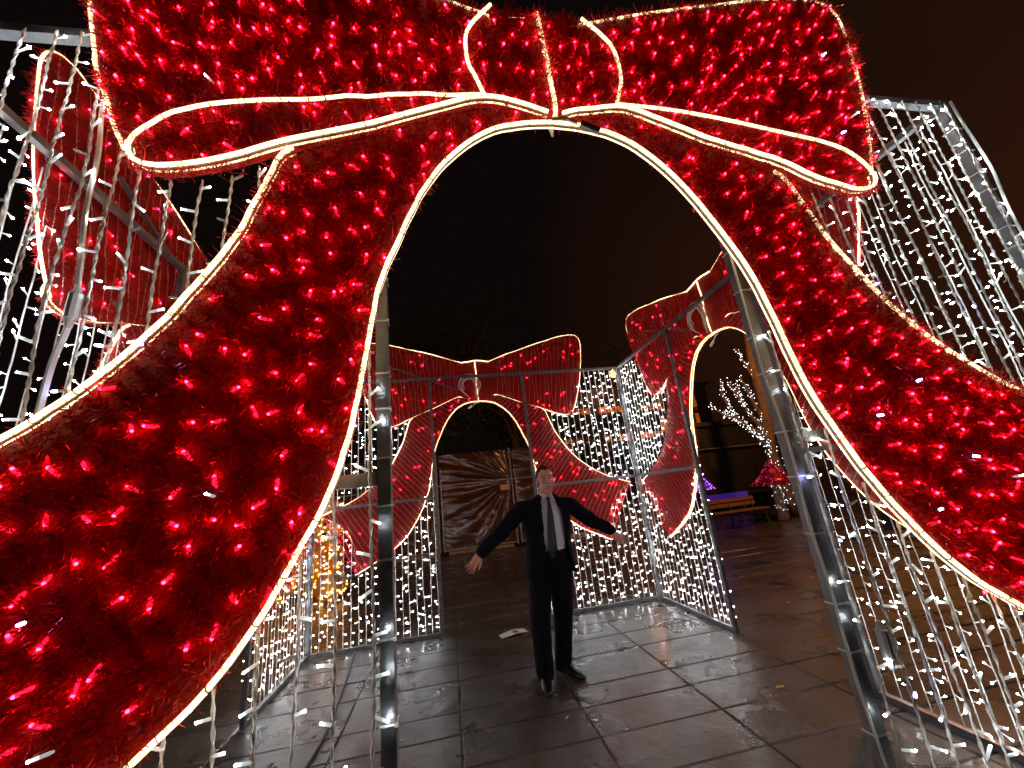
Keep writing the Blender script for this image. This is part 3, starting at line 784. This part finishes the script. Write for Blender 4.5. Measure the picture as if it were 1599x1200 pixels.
# tie
def tie_pt(z): return .066 + (z-1.44)*.055
t = MB(); secs = [(1.452,.012,.085),(1.440,.019,.094),(1.415,.014,.108),(1.40,.016,.115),(1.30,.026,.129),(1.18,.033,.131),(1.05,.040,.124),(.985,.045,.120),(.955,.028,.119),(.932,.003,.118)]
V = []; F = []
for z, w, y in secs: V += [(tie_pt(z)-w, -y, z), (tie_pt(z), -y-.005, z), (tie_pt(z)+w, -y, z)]
for i in range(len(secs)-1): F += [(i*3, i*3+3, i*3+4, i*3+1), (i*3+1, i*3+4, i*3+5, i*3+2)]
t.add(V, F); c = t.build('tie', M_TIEM, man, True); q = c.modifiers.new('s', 'SOLIDIFY'); q.thickness = .005
# jacket
t = MB()
loft(t, [(.035,.005,.78,.225,.150), (.037,.005,.90,.218,.146), (.040,.005,1.04,.196,.134), (.046,.003,1.18,.208,.142), (.052,.005,1.30,.222,.142), (.055,.008,1.375,.218,.118), (.058,.01,1.415,.175,.095), (.062,.012,1.445,.115,.080), (.066,.014,1.475,.082,.078)], 32)
cap(t, [shL + Vector((.055,0,-.030)), shL + Vector((-.02,0,-.035)), elL, wrL], [.070,.072,.062,.048], 16); cap(t, [shR + Vector((-.055,0,-.030)), shR + Vector((.02,0,-.035)), elR, wrR], [.070,.072,.062,.048], 16)
jk = voxel(t, .009, 5, 'jacket', M_SUIT, man)
import bmesh
bmj = bmesh.new(); bmj.from_mesh(jk.data)
dele = []
for f in bmj.faces:
    c = f.calc_center_median(); 
    if c.z < .785 + .01 and f.normal.z < -.5: dele.append(f); continue
    if c.y < -.02 and -.3 < c.x < .3:
        lo_ = -.022 + .004*math.sin(c.z*20) - max(0, .93 - c.z)*.25; hi_ = .163 + max(0, 1.30 - c.z)*.09 + max(0, .93 - c.z)*.3
        if c.z > 1.30: u = (c.z-1.30)/.18; lo_ += .03*u; hi_ -= .055*u
        if lo_ < c.x < hi_: dele.append(f)
    elif c.z > 1.462 and (Vector((c.x, c.y)) - Vector((.066,.014))).length < .076: dele.append(f)
bmesh.ops.delete(bmj, geom=dele, context='FACES')
# cloth folds
for v in bmj.verts:
    n_ = mnoise.noise(Vector((v.co.x*8, v.co.y*8, v.co.z*20))) * .011; v.co += v.normal*n_
bmj.to_mesh(jk.data); bmj.free(); q = jk.modifiers.new('s', 'SOLIDIFY'); q.thickness = .006; q.offset = 1
for sx_, pts in ((-1, [(.015,-.075,1.47),(-.012,-.112,1.40),(-.022,-.146,1.28),(-.020,-.150,1.16),(-.075,-.148,1.27),(-.085,-.135,1.34),(-.055,-.128,1.355),(-.050,-.095,1.44)]),
                 (1, [(.118,-.075,1.47),(.148,-.112,1.40),(.168,-.142,1.28),(.180,-.138,1.16),(.205,-.132,1.27),(.212,-.122,1.34),(.188,-.118,1.355),(.176,-.090,1.44)])):
    t = MB(); t.add(pts, [tuple(range(8))]); c = t.build('lapel', M_SUIT, jk); q = c.modifiers.new('s', 'SOLIDIFY'); q.thickness = .008
# trousers
t = MB(); loft(t, [(.032,0,.80,.172,.118), (.034,0,.90,.172,.120), (.036,0,1.00,.162,.114)], 28)
cap(t, [(-.055,0,.83), (-.09,-.02,.68), (-.125,-.055,.48), (-.132,-.045,.22), (-.132,-.04,.075)], [.108,.100,.086,.078,.076], 18)
cap(t, [(.120,0,.83), (.115,.02,.68), (.105,.045,.48), (.080,.085,.22), (.062,.10,.085)], [.108,.100,.086,.078,.076], 18)
tr = voxel(t, .009, 4, 'trousers', M_TROUSER, man)
me = tr.data
co = np.zeros(len(me.vertices)*3); me.vertices.foreach_get('co', co); co = co.reshape(-1, 3)
for i in range(len(co)):
    if co[i, 2] < .8: co[i, 1] += .007*math.sin(co[i, 2]*38 + co[i, 0]*30) * (.8 - co[i, 2])
me.vertices.foreach_set('co', co.ravel()); me.update()
t = MB(); t.tube([(.036 + .164*math.cos(a), .0 + .117*math.sin(a), .985) for a in np.linspace(0, 2*math.pi, 33)[:-1]], .014, 6, closed=True, flat=.35); t.build('belt', M_SHOE, man)
for base, ang in (((-.133,-.035,0), -.12), ((.068,.09,0), .55)):
    t = MB(); M_ = Matrix.Rotation(ang, 3, 'Z')
    sec = [(.090,.030,.06),(.065,.040,.105),(.02,.042,.125),(-.04,.044,.105),(-.09,.048,.070),(-.15,.048,.050),(-.19,.038,.038),(-.218,.016,.026)]
    V = []; F = []; n = 14
    for y, w, h in sec:
        for k in range(n):
            a = 2*math.pi*k/n; z = h/2 + h/2*math.sin(a); z = max(z, .004) if math.sin(a) < -.3 else z
            V.append(tuple(M_ @ Vector((w*math.cos(a), y, z)) + Vector(base)))
    for i in range(len(sec)-1):
        for k in range(n): l = (k+1) % n; F.append((i*n+k, (i+1)*n+k, (i+1)*n+l, i*n+l))
    F.append(tuple(range(n))); F.append(tuple((len(sec)-1)*n + k for k in range(n-1, -1, -1)))
    t.add(V, F); t.build('shoe', M_SHOE, man, True)
# ------------------------------------------------------------------ litter and cables on the paving
M_PAPER = mat('white_paper', (0.62, 0.58, 0.50), 0.7)
M_PRINT = mat('grey_print', (0.16, 0.17, 0.14), 0.7)
t = MB(); V = [(-.16,-.06,.004),(.0,-.075,.022),(.16,-.06,.004),(.16,.075,.006),(.01,.07,.026),(-.15,.07,.004)]
t.add(V, [(0,1,4,5),(1,2,3,4)]); lf = t.build('leaflet', M_PAPER); lf.location = (.13,3.80,.002); lf.rotation_euler = (0,0,.25)
q = lf.modifiers.new('s', 'SOLIDIFY'); q.thickness = .0015
tag(lf, 'crumpled white leaflet lying on the paving left of the legs of the man', 'leaflet')
t = MB(); t.add([(-.02,-.055,.0265),(.05,-.05,.0200),(.05,.02,.0225),(-.0,.02,.0265)], [(0,1,2,3)]); t.build('print', M_PRINT, lf)
scr = MB(); scr.box((0,0,.002), (.055,.012,.003)); scr_me = scr.mesh('paper_scrap', M_PAPER)
M_LEAF = mat('yellow_fallen_leaf', (0.45, 0.28, 0.06), 0.6)
for i in range(44):
    x, y = (rnd.uniform(-1.2, 2.6), rnd.uniform(1.5, 4.2)) if i < 26 else (rnd.uniform(2.4, 6.0), rnd.uniform(1.2, 7.5))
    if abs(x-.3) < .3 and abs(y-2.5) < .35: continue
    o = link('paper_scrap', scr_me); o.location = (x, y, .003); o.rotation_euler = (0, rnd.uniform(-.1,.1), rnd.uniform(0, 3.1)); k = rnd.uniform(.35, 1.0); o.scale = (k, k*rnd.uniform(.6,1.5), 1)
    inn = i < 26
    tag(o, 'tiny pale scrap of paper on the wet paving inside the box' if inn else 'tiny pale scrap of paper on the dark paving outside the right wall', 'litter', 'paper scraps inside the box' if inn else 'paper scraps outside the right wall')
t = MB(); t.add([(-.03,0,.001),(-.01,.016,.008),(.025,.012,.004),(.035,0,.009),(.02,-.014,.003),(-.01,-.012,.010)], [(0,1,2,3,4,5)]); lf2 = t.build('leaf', M_LEAF); lf2.location = (1.72,1.75,.002); tag(lf2, 'small yellow fallen leaf on the paving near the right front post', 'leaf')
t = MB(); t.tube([(x, y, .012) for x, y in smooth([(-1.75,4.6),(-1.60,3.9),(-1.52,3.1),(-1.44,2.3),(-1.52,1.5),(-1.5,.6),(-1.58,.05)], .08)], .010, 6, ref=(0,0,1)); tag(t.build('power_cable', M_BLACK_CABLE), 'black power cable lying across the paving inside the left wall', 'cable')
P = [(HW + .03 + 5.4*u, -.02 + 1.5*u, 2.66 + 2.75*u - .9*u*(1-u)) for u in np.linspace(0, 1, 30)]
t = MB(); t.tube(P, .0022, 4); tag(t.build('overhead_cable', mat('brown_cable', (.16,.09,.05), .6)), 'thin overhead cable rising to the right from the corner post', 'cable')

# ------------------------------------------------------------------ sodium street lamps, the left one added for its light
M_SODIUM = mat('sodium_lamp_glass', (1, .6, .2), .3, emit=(1.0, .42, .06), estr=4)
M_POLE = mat('dark_painted_steel', (.03, .03, .03), .5)
def street_lamp(x, y, h, rad, power, label, arm):
    r = thing('street_lamp', label, 'street lamp', (x, y, 0))
    t = MB(); t.tube([(-arm,0,0),(-arm,0,.3),(-arm,0,.35),(-arm,0,h+.35)], [.11,.11,.07,.05], 10); t.build('pole', M_POLE, r)
    t = MB(); t.tube([(-arm,0,h+.3),(-arm*.5,0,h+.5),(0,0,h+rad+.06)], .035, 8); t.build('arm', M_POLE, r)
    t = MB(); t.ell((0,0,h+rad*.75), (rad*.8,rad*.8,rad*.35), 14, 8); t.build('hood', M_POLE, r, True)
    t = MB(); t.ell((0,0,h), (rad*.9,rad*.9,rad*.9), 16, 10); t.build('lamp_globe', M_SODIUM, r, True)
    ld = bpy.data.lights.new('sodium_light', 'POINT'); ld.energy = power; ld.color = (1.0, .36, .08); ld.shadow_soft_size = rad*1.3
    lo_ = bpy.data.objects.new('sodium_light', ld); COL.objects.link(lo_); lo_.parent = r; lo_.location = (0, 0, h - rad*2.0)
    return r
street_lamp(14.47, 30, 10.92, .38, 350, 'orange street lamp glowing far off behind the right end of the far wall', 1.2)
street_lamp(9.3, 6.0, 6.2, .2, 1150, 'orange street lamp on a dark pole outside the right-hand wall', 1.0)
street_lamp(-9.0, 2.0, 6.0, .2, 300, 'added orange lamp on a dark pole, out of view outside the left-hand wall', -1.0)  # added fill lamp, out of view, no known source on this side

# ------------------------------------------------------------------ sheeted fence
M_SHEET = mat('brown_plastic_sheeting', (.075, .034, .014), .20, 0, 1.0, noise=.25, nscale=3, bump=.15, bscale=12)
M_ALU = mat('grey_tube', (.35,.33,.3), .4, .5)
fence = thing('site_fence', 'tall site fence covered in creased brown plastic sheeting behind the far arch', 'fence', (0, 11.8, 0))
fx = [-10.4,-8.0,-5.6,-3.2,-.8,1.6,4.0]
for a, b_ in zip(fx[:-1], fx[1:]):
    for z0, z1 in ((.10, 2.02), (2.05, 3.0)):
        nx, nz_ = 90, 60; V = []; F = []
        for j in range(nz_+1):
            for i in range(nx+1):
                u = i/nx; v = j/nz_; x = a + .03 + (b_-a-.06)*u; z = z0 + (z1-z0)*v
                X = (b_ - .05) - x; Z = (z - 2.04)
                r = math.hypot(X, Z) + .05; th = math.atan2(Z, X)
                sg = 1 if z0 < 1 else -1
                fo = math.sin(th*(19 if sg == 1 else 23) + 1.3*mnoise.noise(Vector((x*.7, z*.7, a)))*1.1 + a)
                fo = math.copysign(abs(fo)**.7, fo)
                am_ = .042*min(1, r*.9)*math.exp(-max(0, r-1.6)*.9) * (.55 + .9*abs(mnoise.noise(Vector((x*1.1+5, z*1.6, a*2)))))
                cr2 = .018*mnoise.noise(Vector((x*2.2, z*7.5 + x*1.4, a*3.1))) + .010*mnoise.noise(Vector((x*5, z*15 + x*3.5, 4)))
                bil = -.05*math.sin(math.pi*u)*math.sin(math.pi*v)
                V.append((x, bil + fo*am_ + cr2*.9, z))
        for j in range(nz_):
            for i in range(nx): k = j*(nx+1)+i; F.append((k, k+1, k+nx+2, k+nx+1))
        t = MB(); t.add(V, F); o = t.build('sheet', M_SHEET, fence, True)
    t = MB(); t.bar((a,-.03,2.035), (b_,-.03,2.035), .03); t.build('rail', M_ALU, fence)
    t = MB(); t.bar((a+.05,-.03,.11), (b_-.05,-.03,.11), .03); t.build('rail', M_ALU, fence)
    t = MB(); t.bar((b_-.05,-.045,.05), (b_-.05,-.045,3.05), .035); t.build('fence_post', M_ALU, fence)
    t = MB(); t.bar((b_+.07,-.045,.05), (b_+.07,-.045,2.2), .035); t.build('fence_post', M_ALU, fence)
    t = MB(); t.box(((a+b_)/2,-.05,-.005+.04), (2.0,.22,.08)); t.build('foot_block', mat('pale_concrete', (.3,.28,.22), .6, noise=.3, nscale=8) if 'pale_concrete' not in MATS else MATS['pale_concrete'], fence)
t = MB(); t.box((1.29,-.10,1.79), (.30,.01,.17)); t.build('notice', mat('pale_notice', (.62,.45,.3), .6), fence)

# ------------------------------------------------------------------ trees
M_BARK = mat('rough_bark', (.10,.06,.035), .85, noise=.45, nscale=9, bump=1.0, bscale=26)
M_LEAVES = mat('dark_leaves', (.028,.036,.016), .6, island=.5)
def limb(mb, a, d, L_, r, depth, tips, sd=0, spread=.6, up=.15):
    P = [Vector(a)]; d = Vector(d).normalized(); n = 6
    for i in range(n):
        d = (d + Vector((rnd.gauss(0,.13), rnd.gauss(0,.13), rnd.gauss(up*.3,.1)))).normalized(); P.append(P[-1] + d*L_/n)
    R = [r*(1-.45*i/n) for i in range(n+1)]; mb.tube([tuple(p) for p in P], R, 8 if r > .05 else 5)
    tips.append((P, R))
    if depth > 0:
        for k in range(rnd.choice((2,3,3))):
            i = rnd.randint(3, n); dd = (d + Vector((rnd.gauss(0,spread), rnd.gauss(0,spread), rnd.gauss(up,spread*.5)))).normalized()
            limb(mb, P[i], dd, L_*rnd.uniform(.55,.8), R[i]*.75, depth-1, tips, sd, spread, up)
def tree(x, y, h, label, crown=2.6):
    r = thing('tree', label, 'tree', (x, y, 0), group='dark trees behind the sheeted fence')
    t = MB(); tips = []; limb(t, (0,0,-.02), (0,0,1), h*.42, h*.03, 3, tips); t.build('trunk', M_BARK, r, True)
    n = 9000; C = []
    ends = [P[-1] for P, R in tips] ; ends = [e for e in ends if e.z > h*.3]
    ei = rg.integers(0, len(ends), n); base = np.array([tuple(e) for e in ends])[ei] + rg.normal(0, h*.055, (n, 3))
    d1 = rg.normal(0, 1, (n,3)); d1 /= np.linalg.norm(d1, axis=1)[:, None]; d2 = np.cross(d1, rg.normal(0,1,(n,3))); d2 /= np.linalg.norm(d2, axis=1)[:, None]
    a = rg.uniform(.05,.10,n)[:, None]; Q = np.stack([base - d1*a, base - d2*a*.45, base + d1*a, base + d2*a*.45], 1)
    c = link('crown', quads_mesh('crown', Q, M_LEAVES), r); c['kind'] = 'stuff'
for x, y, h, lb in ((-7.0,16,8.5,'dark leafy tree behind the left end of the sheeted fence'), (-1.5,15.5,7.5,'dark leafy tree straight behind the top of the far arch'),
                    (3.2,17,10.0,'tall dark leafy tree right of the far arch behind the fence'), (8.2,19,9.0,'dark leafy tree behind the closed stage cabin'), (-3.8,22,12.5,'tallest dark leafy tree, farthest behind the fence')):
    tree(x, y, h, lb)

# tree with its limbs wrapped in white lights
def led_cloud(pts, name, parent, mats, size=.020):
    t = MB()
    for p in pts:
        a = size*rnd.uniform(.7, 1.3); x, y, z = p
        t.add([(x-a,y,z),(x+a,y,z),(x,y+a,z),(x,y-a,z),(x,y,z+a),(x,y,z-a)], [(1,2,4),(2,0,4),(0,3,4),(3,1,4),(2,1,5),(0,2,5),(3,0,5),(1,3,5)])
    o = t.build(name, mats, parent); o['kind'] = 'stuff'; return o
M_FARLED = mat('far_white_led', (1,1,1), .3, emit=(.85,.95,1.0), estr=5)
wt = thing('wrapped_tree', 'thick tree with limbs wrapped in white lights beyond the right-hand doorway', 'tree', (9.75, 9.9, 0))
t = MB(); t.tube([(-.05,0,-.02),(-.06,0,.5),(-.12,.02,1.5),(-.05,0,2.6),(.12,0,3.6),(.15,.05,4.8),(.35,.1,6.2)], [.34,.25,.21,.20,.19,.16,.10], 14)
paths = []
def br(P, r0, n_led):
    P = smooth(P, .08); t.tube(P, np.linspace(r0, r0*.3, len(P)), 8); paths.append((P, r0, n_led))
br([(-.1,0,2.35),(-.7,-.05,2.75),(-1.2,-.1,3.1),(-1.65,-.15,3.25),(-1.95,-.15,3.55)], .11, 100)
br([(-1.0,-.05,2.95),(-1.3,-.1,3.5),(-1.45,-.15,4.0),(-1.3,-.1,4.35)], .07, 50)
br([(-.05,0,2.5),(-.5,.05,3.2),(-.75,0,3.8),(-1.0,-.05,4.3)], .09, 50)
br([(.0,0,2.9),(-.25,0,3.5),(-.35,0,4.1),(-.5,0,4.5)], .08, 38)
br([(-.6,0,3.4),(-.75,0,3.9),(-.62,0,4.35)], .06, 28)
br([(-.1,0,2.2),(-.45,-.1,2.25),(-.7,-.15,2.55),(-.95,-.2,2.75)], .07, 40)
br([(.1,0,4.2),(-.15,.0,4.9),(-.35,0,5.5)], .06, 34)
t.build('trunk', M_BARK, wt, True)
pts = []
for P, r0, n_ in paths:
    for _ in range(n_):
        u = rnd.random(); i = min(int(u*len(P)), len(P)-1); a = rnd.uniform(0, 6.28); rr = r0*(1-.6*u) + .035
        pts.append((P[i][0] + rr*math.cos(a) + rnd.gauss(0,.03), P[i][1] - abs(rr*math.sin(a)), P[i][2] + rr*math.sin(a) + rnd.gauss(0,.03)))
for i in range(56):
    z = .25 + 1.9*i/56; a = i*.55; pts.append((-.09 + .30*math.cos(a), -.30*abs(math.sin(a)), z + rnd.gauss(0,.03)))
for i in range(40): pts.append((-.45 + rnd.gauss(0,.10), -.25, rnd.choice((rnd.uniform(1.2,2.0), rnd.uniform(.4,.6), rnd.uniform(.8,1.0)))))
led_cloud(pts, 'bulbs', wt, M_FARLED, .013)

# ------------------------------------------------------------------ lit cone trees
def cone_tree(x, y, zt, zb, rad, stem_r, mt, label, nl, skirt=True):
    r = thing('cone_tree', label, 'decoration', (x, y, 0))
    prof = [(zt, .01), (zt-(zt-zb)*.35, rad*.26), (zt-(zt-zb)*.7, rad*.58), (zb, rad)]
    t = MB(); t.tube([(0,0,z) for z, _ in prof], [q for _, q in prof], 20, ref=(0,1,0)); t.build('cone', mt[0], r, True)
    n = 2600; u = rg.random(n)**.6; a = rg.uniform(0, 2*math.pi, n); R_ = np.interp(u, [0,.35,.7,1], [q for _, q in prof]); Z = zt + (zb-zt)*u
    B = np.stack([R_*np.cos(a), R_*np.sin(a), Z], 1); d = np.stack([np.cos(a), np.sin(a), np.full(n,.2)], 1) + rg.normal(0,.6,(n,3)); d /= np.linalg.norm(d, axis=1)[:, None]
    w = np.cross(d, rg.normal(0,1,(n,3))); w /= np.linalg.norm(w, axis=1)[:, None]; w *= .004
    c = link('tinsel', quads_mesh('tinsel', np.stack([B-w, B+w, B+d*.05+w*.5, B+d*.05-w*.5], 1), mt[0]), r); c['kind'] = 'stuff'
    k = rg.choice(n, nl, replace=False); led_cloud([tuple(p) for p in (B + d*.03)[k]], 'bulbs', r, mt[1], .011)
    t = MB(); t.tube([(0,0,0),(0,0,.25),(0,0,zb*.6),(0,0,zb+.02)], [stem_r*1.15,stem_r,stem_r*.8,stem_r*.6], 14, ref=(0,1,0)); t.build('stem', mt[2], r, True)
    pts = [(stem_r*1.05*math.cos(b), stem_r*1.05*math.sin(b), z) for b, z in ((rnd.uniform(0,6.28), rnd.uniform(.08, zb)) for _ in range(34))]
    led_cloud(pts, 'stem_bulbs', r, M_FARLED, .008)
M_STEM = mat('pale_orange_stem', (.55,.38,.28), .6)  # plain pale orange base colour
cone_tree(8.9, 9.3, 1.66, .98, .62, .14, (mat('magenta_tinsel', (.25,.006,.05), .35, .5, island=.5), mat('magenta_led', (1,.1,.4), .3, emit=(1,.04,.22), estr=1.6), M_STEM), 'magenta tinsel cone on a thick lit stem beside the wrapped tree', 170)
cone_tree(6.72, 9.6, 1.66, 1.06, .36, .06, (mat('violet_tinsel', (.25,.08,.5), .35, .5, island=.5), mat('violet_led', (.5,.2,1), .3, emit=(.38,.10,1), estr=9), M_STEM), 'small violet tinsel cone seen past the near edge of the right-hand doorway', 170)

# ------------------------------------------------------------------ bench
M_WOOD = mat('brown_bench_wood', (.16,.075,.035), .55, noise=.35, nscale=18, bump=.3, bscale=60)
bn = thing('park_bench', 'brown wooden park bench standing in front of the closed stage cabin', 'bench', (7.3, 9.1, 0), .05)
for i in range(3):
    t = MB(); t.box((0, -.18 + .13*i, .43), (1.75,.11,.03)); t.build('seat_slat', M_WOOD, bn)
for i in range(2):
    t = MB(); t.box((0, .25 + .02*i, .58 + .13*i), (1.75,.03,.10), 0, Matrix.Rotation(-.15, 3, 'X')); t.build('back_slat', M_WOOD, bn)
for x in (-.75, 0, .75):
    t = MB(); t.tube([(x,-.26,0),(x,-.20,.2),(x,-.20,.40),(x,.05,.405),(x,.20,.42),(x,.29,.78)], .022, 6, ref=(1,0,0)); t.build('leg', M_POLE, bn)
    t = MB(); t.tube([(x,.30,0),(x,.20,.25),(x,.17,.40)], .022, 6, ref=(1,0,0)); t.build('leg', M_POLE, bn)

# ------------------------------------------------------------------ stage cabin
M_CABIN = mat('black_cabin_panel', (.014,.014,.018), .5, bump=.2, bscale=12)
M_CABIN2 = mat('dark_brown_cabin_panel', (.030,.024,.022), .5)
cb = thing('stage_cabin', 'closed dark stage cabin with a violet light strip along its foot', 'cabin', (11.7, 13.2, 0))
t = MB(); t.box((0, 1.2, 1.95), (5.0, 2.4, 2.75)); t.build('wall', M_CABIN, cb)
t = MB(); t.box((0, 1.15, 3.42), (5.3, 2.7, .16)); t.build('roof', M_POLE, cb)
for i in range(4):
    t = MB(); t.box((-1.87 + 1.25*i, -.02, 1.55), (1.2, .04, 1.6)); t.build('shutter', M_CABIN2 if i < 1 else M_CABIN, cb)
t = MB(); t.box((0, -.14, 2.43), (5.1, .28, .035)); t.build('ledge', M_ALU, cb)
t = MB(); t.box((-1.6, -.03, .55), (1.9, .05, .28)); t.build('light_strip', mat('violet_glow', (.1,.05,.5), .4, emit=(.12,.03,.62), estr=.2), cb)
for x in (-2.3, -.8, .8, 2.3):
    t = MB(); t.box((x, 1.2, .28), (.15, 2.2, .58)); t.build('leg', M_POLE, cb)
# ------------------------------------------------------------------ far building with orange-lit balconies
M_FACADE = mat('dark_render', (.05,.045,.04), .8, noise=.2, nscale=1.5)
M_LITW = mat('orange_lit_balcony', (.45,.2,.08), .7, emit=(1.0,.20,.02), estr=.24)  # orange light on balcony fronts and pillars put in as emission
bd = thing('apartment_building', 'far dark building with dim orange-lit balcony fronts seen through the white strings', 'building', (17, 32, 0))
t = MB(); t.box((0, 4, 5.0), (16, 7, 10)); t.build('wall', M_FACADE, bd)
for z in (2.4, 5.0, 7.6):
    for x in (-6.0, -2.4, 1.2, 4.8):
        t = MB(); t.box((x, .1, z), (2.6, .8, .12)); f = t.build('balcony', M_FACADE, bd)
        t = MB(); t.box((x, -.32, z + .45), (2.6, .05, .55)); t.build('front', M_LITW if z > 3 else M_FACADE, f)
        t = MB(); t.box((x + 1.6, .45, z + 1.1), (.35, .12, 2.2)); t.build('pillar', M_LITW if (x > -3 and z > 3) else M_FACADE, bd)
        t = MB(); t.box((x, .47, z + 1.15), (1.3, .06, 1.5)); w = t.build('window', MATS.get('dark_glass') or mat('dark_glass', (.02,.02,.025), .1), bd)
        t = MB(); t.box((x, .425, z + 1.15), (.05, .03, 1.5)); t.build('frame', M_FACADE, w)
t = MB(); t.box((0, 4, 10.1), (16.6, 7.6, .25)); t.build('roof', M_FACADE, bd)

# ------------------------------------------------------------------ golden bear of lights
M_GOLD = mat('gold_tinsel', (.75,.36,.04), .35, .6, island=.5)
M_TAN = mat('tan_felt_glow', (.62,.36,.20), .8, emit=(1.0,.45,.15), estr=.05)  # faint orange glow put into the felt itself, which is no lamp
M_GLED = mat('gold_led', (1,.7,.2), .3, emit=(1.0,.48,.06), estr=14)
br_ = thing('bear_figure', 'sitting bear figure of golden tinsel and lights outside the left wall', 'decoration', (-3.3, 8.0, 0))
bl_ = [('torso', (0,0,.62), (.52,.46,.60)), ('head', (.10,-.15,1.25), (.46,.42,.40)), ('ear', (.40,-.12,1.64), (.17,.10,.17)), ('ear', (-.28,-.12,1.66), (.17,.10,.17)),
       ('arm', (.50,-.35,.75), (.17,.28,.17)), ('arm', (-.50,-.35,.75), (.17,.28,.17)), ('leg', (.48,-.45,.27), (.26,.42,.27)), ('leg', (-.52,-.45,.27), (.26,.42,.27))]
gp = []
for nm, c, r_ in bl_:
    t = MB(); t.ell(c, r_, 20, 14); o = t.build(nm, M_GOLD, br_, True)
    n = int(5200*(r_[0]*r_[2] + r_[0]*r_[1])*1.6); d = rg.normal(0,1,(n,3)); d /= np.linalg.norm(d, axis=1)[:, None]; B = np.array(c) + d*np.array(r_)*.98
    w = np.cross(d, rg.normal(0,1,(n,3))); w /= np.linalg.norm(w, axis=1)[:, None]; w *= .003; e = d + rg.normal(0,.5,(n,3))
    k_ = link('tinsel', quads_mesh('tinsel', np.stack([B-w, B+w, B+e*.045+w*.5, B+e*.045-w*.5], 1), M_GOLD), o); k_['kind'] = 'stuff'
    sel = [tuple(p) for p, q in zip(B[:int(n*.036)] + d[:int(n*.036)]*.025, d) if q[1] < .5]; led_cloud(sel, 'bulbs', o, M_GLED, .013)
for nm, c, r_ in (('muzzle', (.36,-.55,1.12), (.19,.16,.15)), ('foot_pad', (.52,-.88,.28), (.19,.05,.20)), ('foot_pad', (-.55,-.88,.28), (.19,.05,.20))):
    t = MB(); t.ell(c, r_, 18, 12); o = t.build(nm, M_TAN, br_, True)
    led_cloud([(c[0]+rnd.uniform(-.7,.7)*r_[0], c[1]-r_[1]-.01, c[2]+rnd.uniform(-.7,.7)*r_[2]) for _ in range(10)], 'bulbs', o, M_GLED, .012)
t = MB(); t.ell((.40,-.72,1.18), (.05,.03,.04), 10, 8); t.build('nose', M_POLE, br_, True)
for x in (.12,.36): t = MB(); t.ell((x,-.52,1.36), (.035,.03,.04), 10, 8); t.build('eye', M_POLE, br_, True)
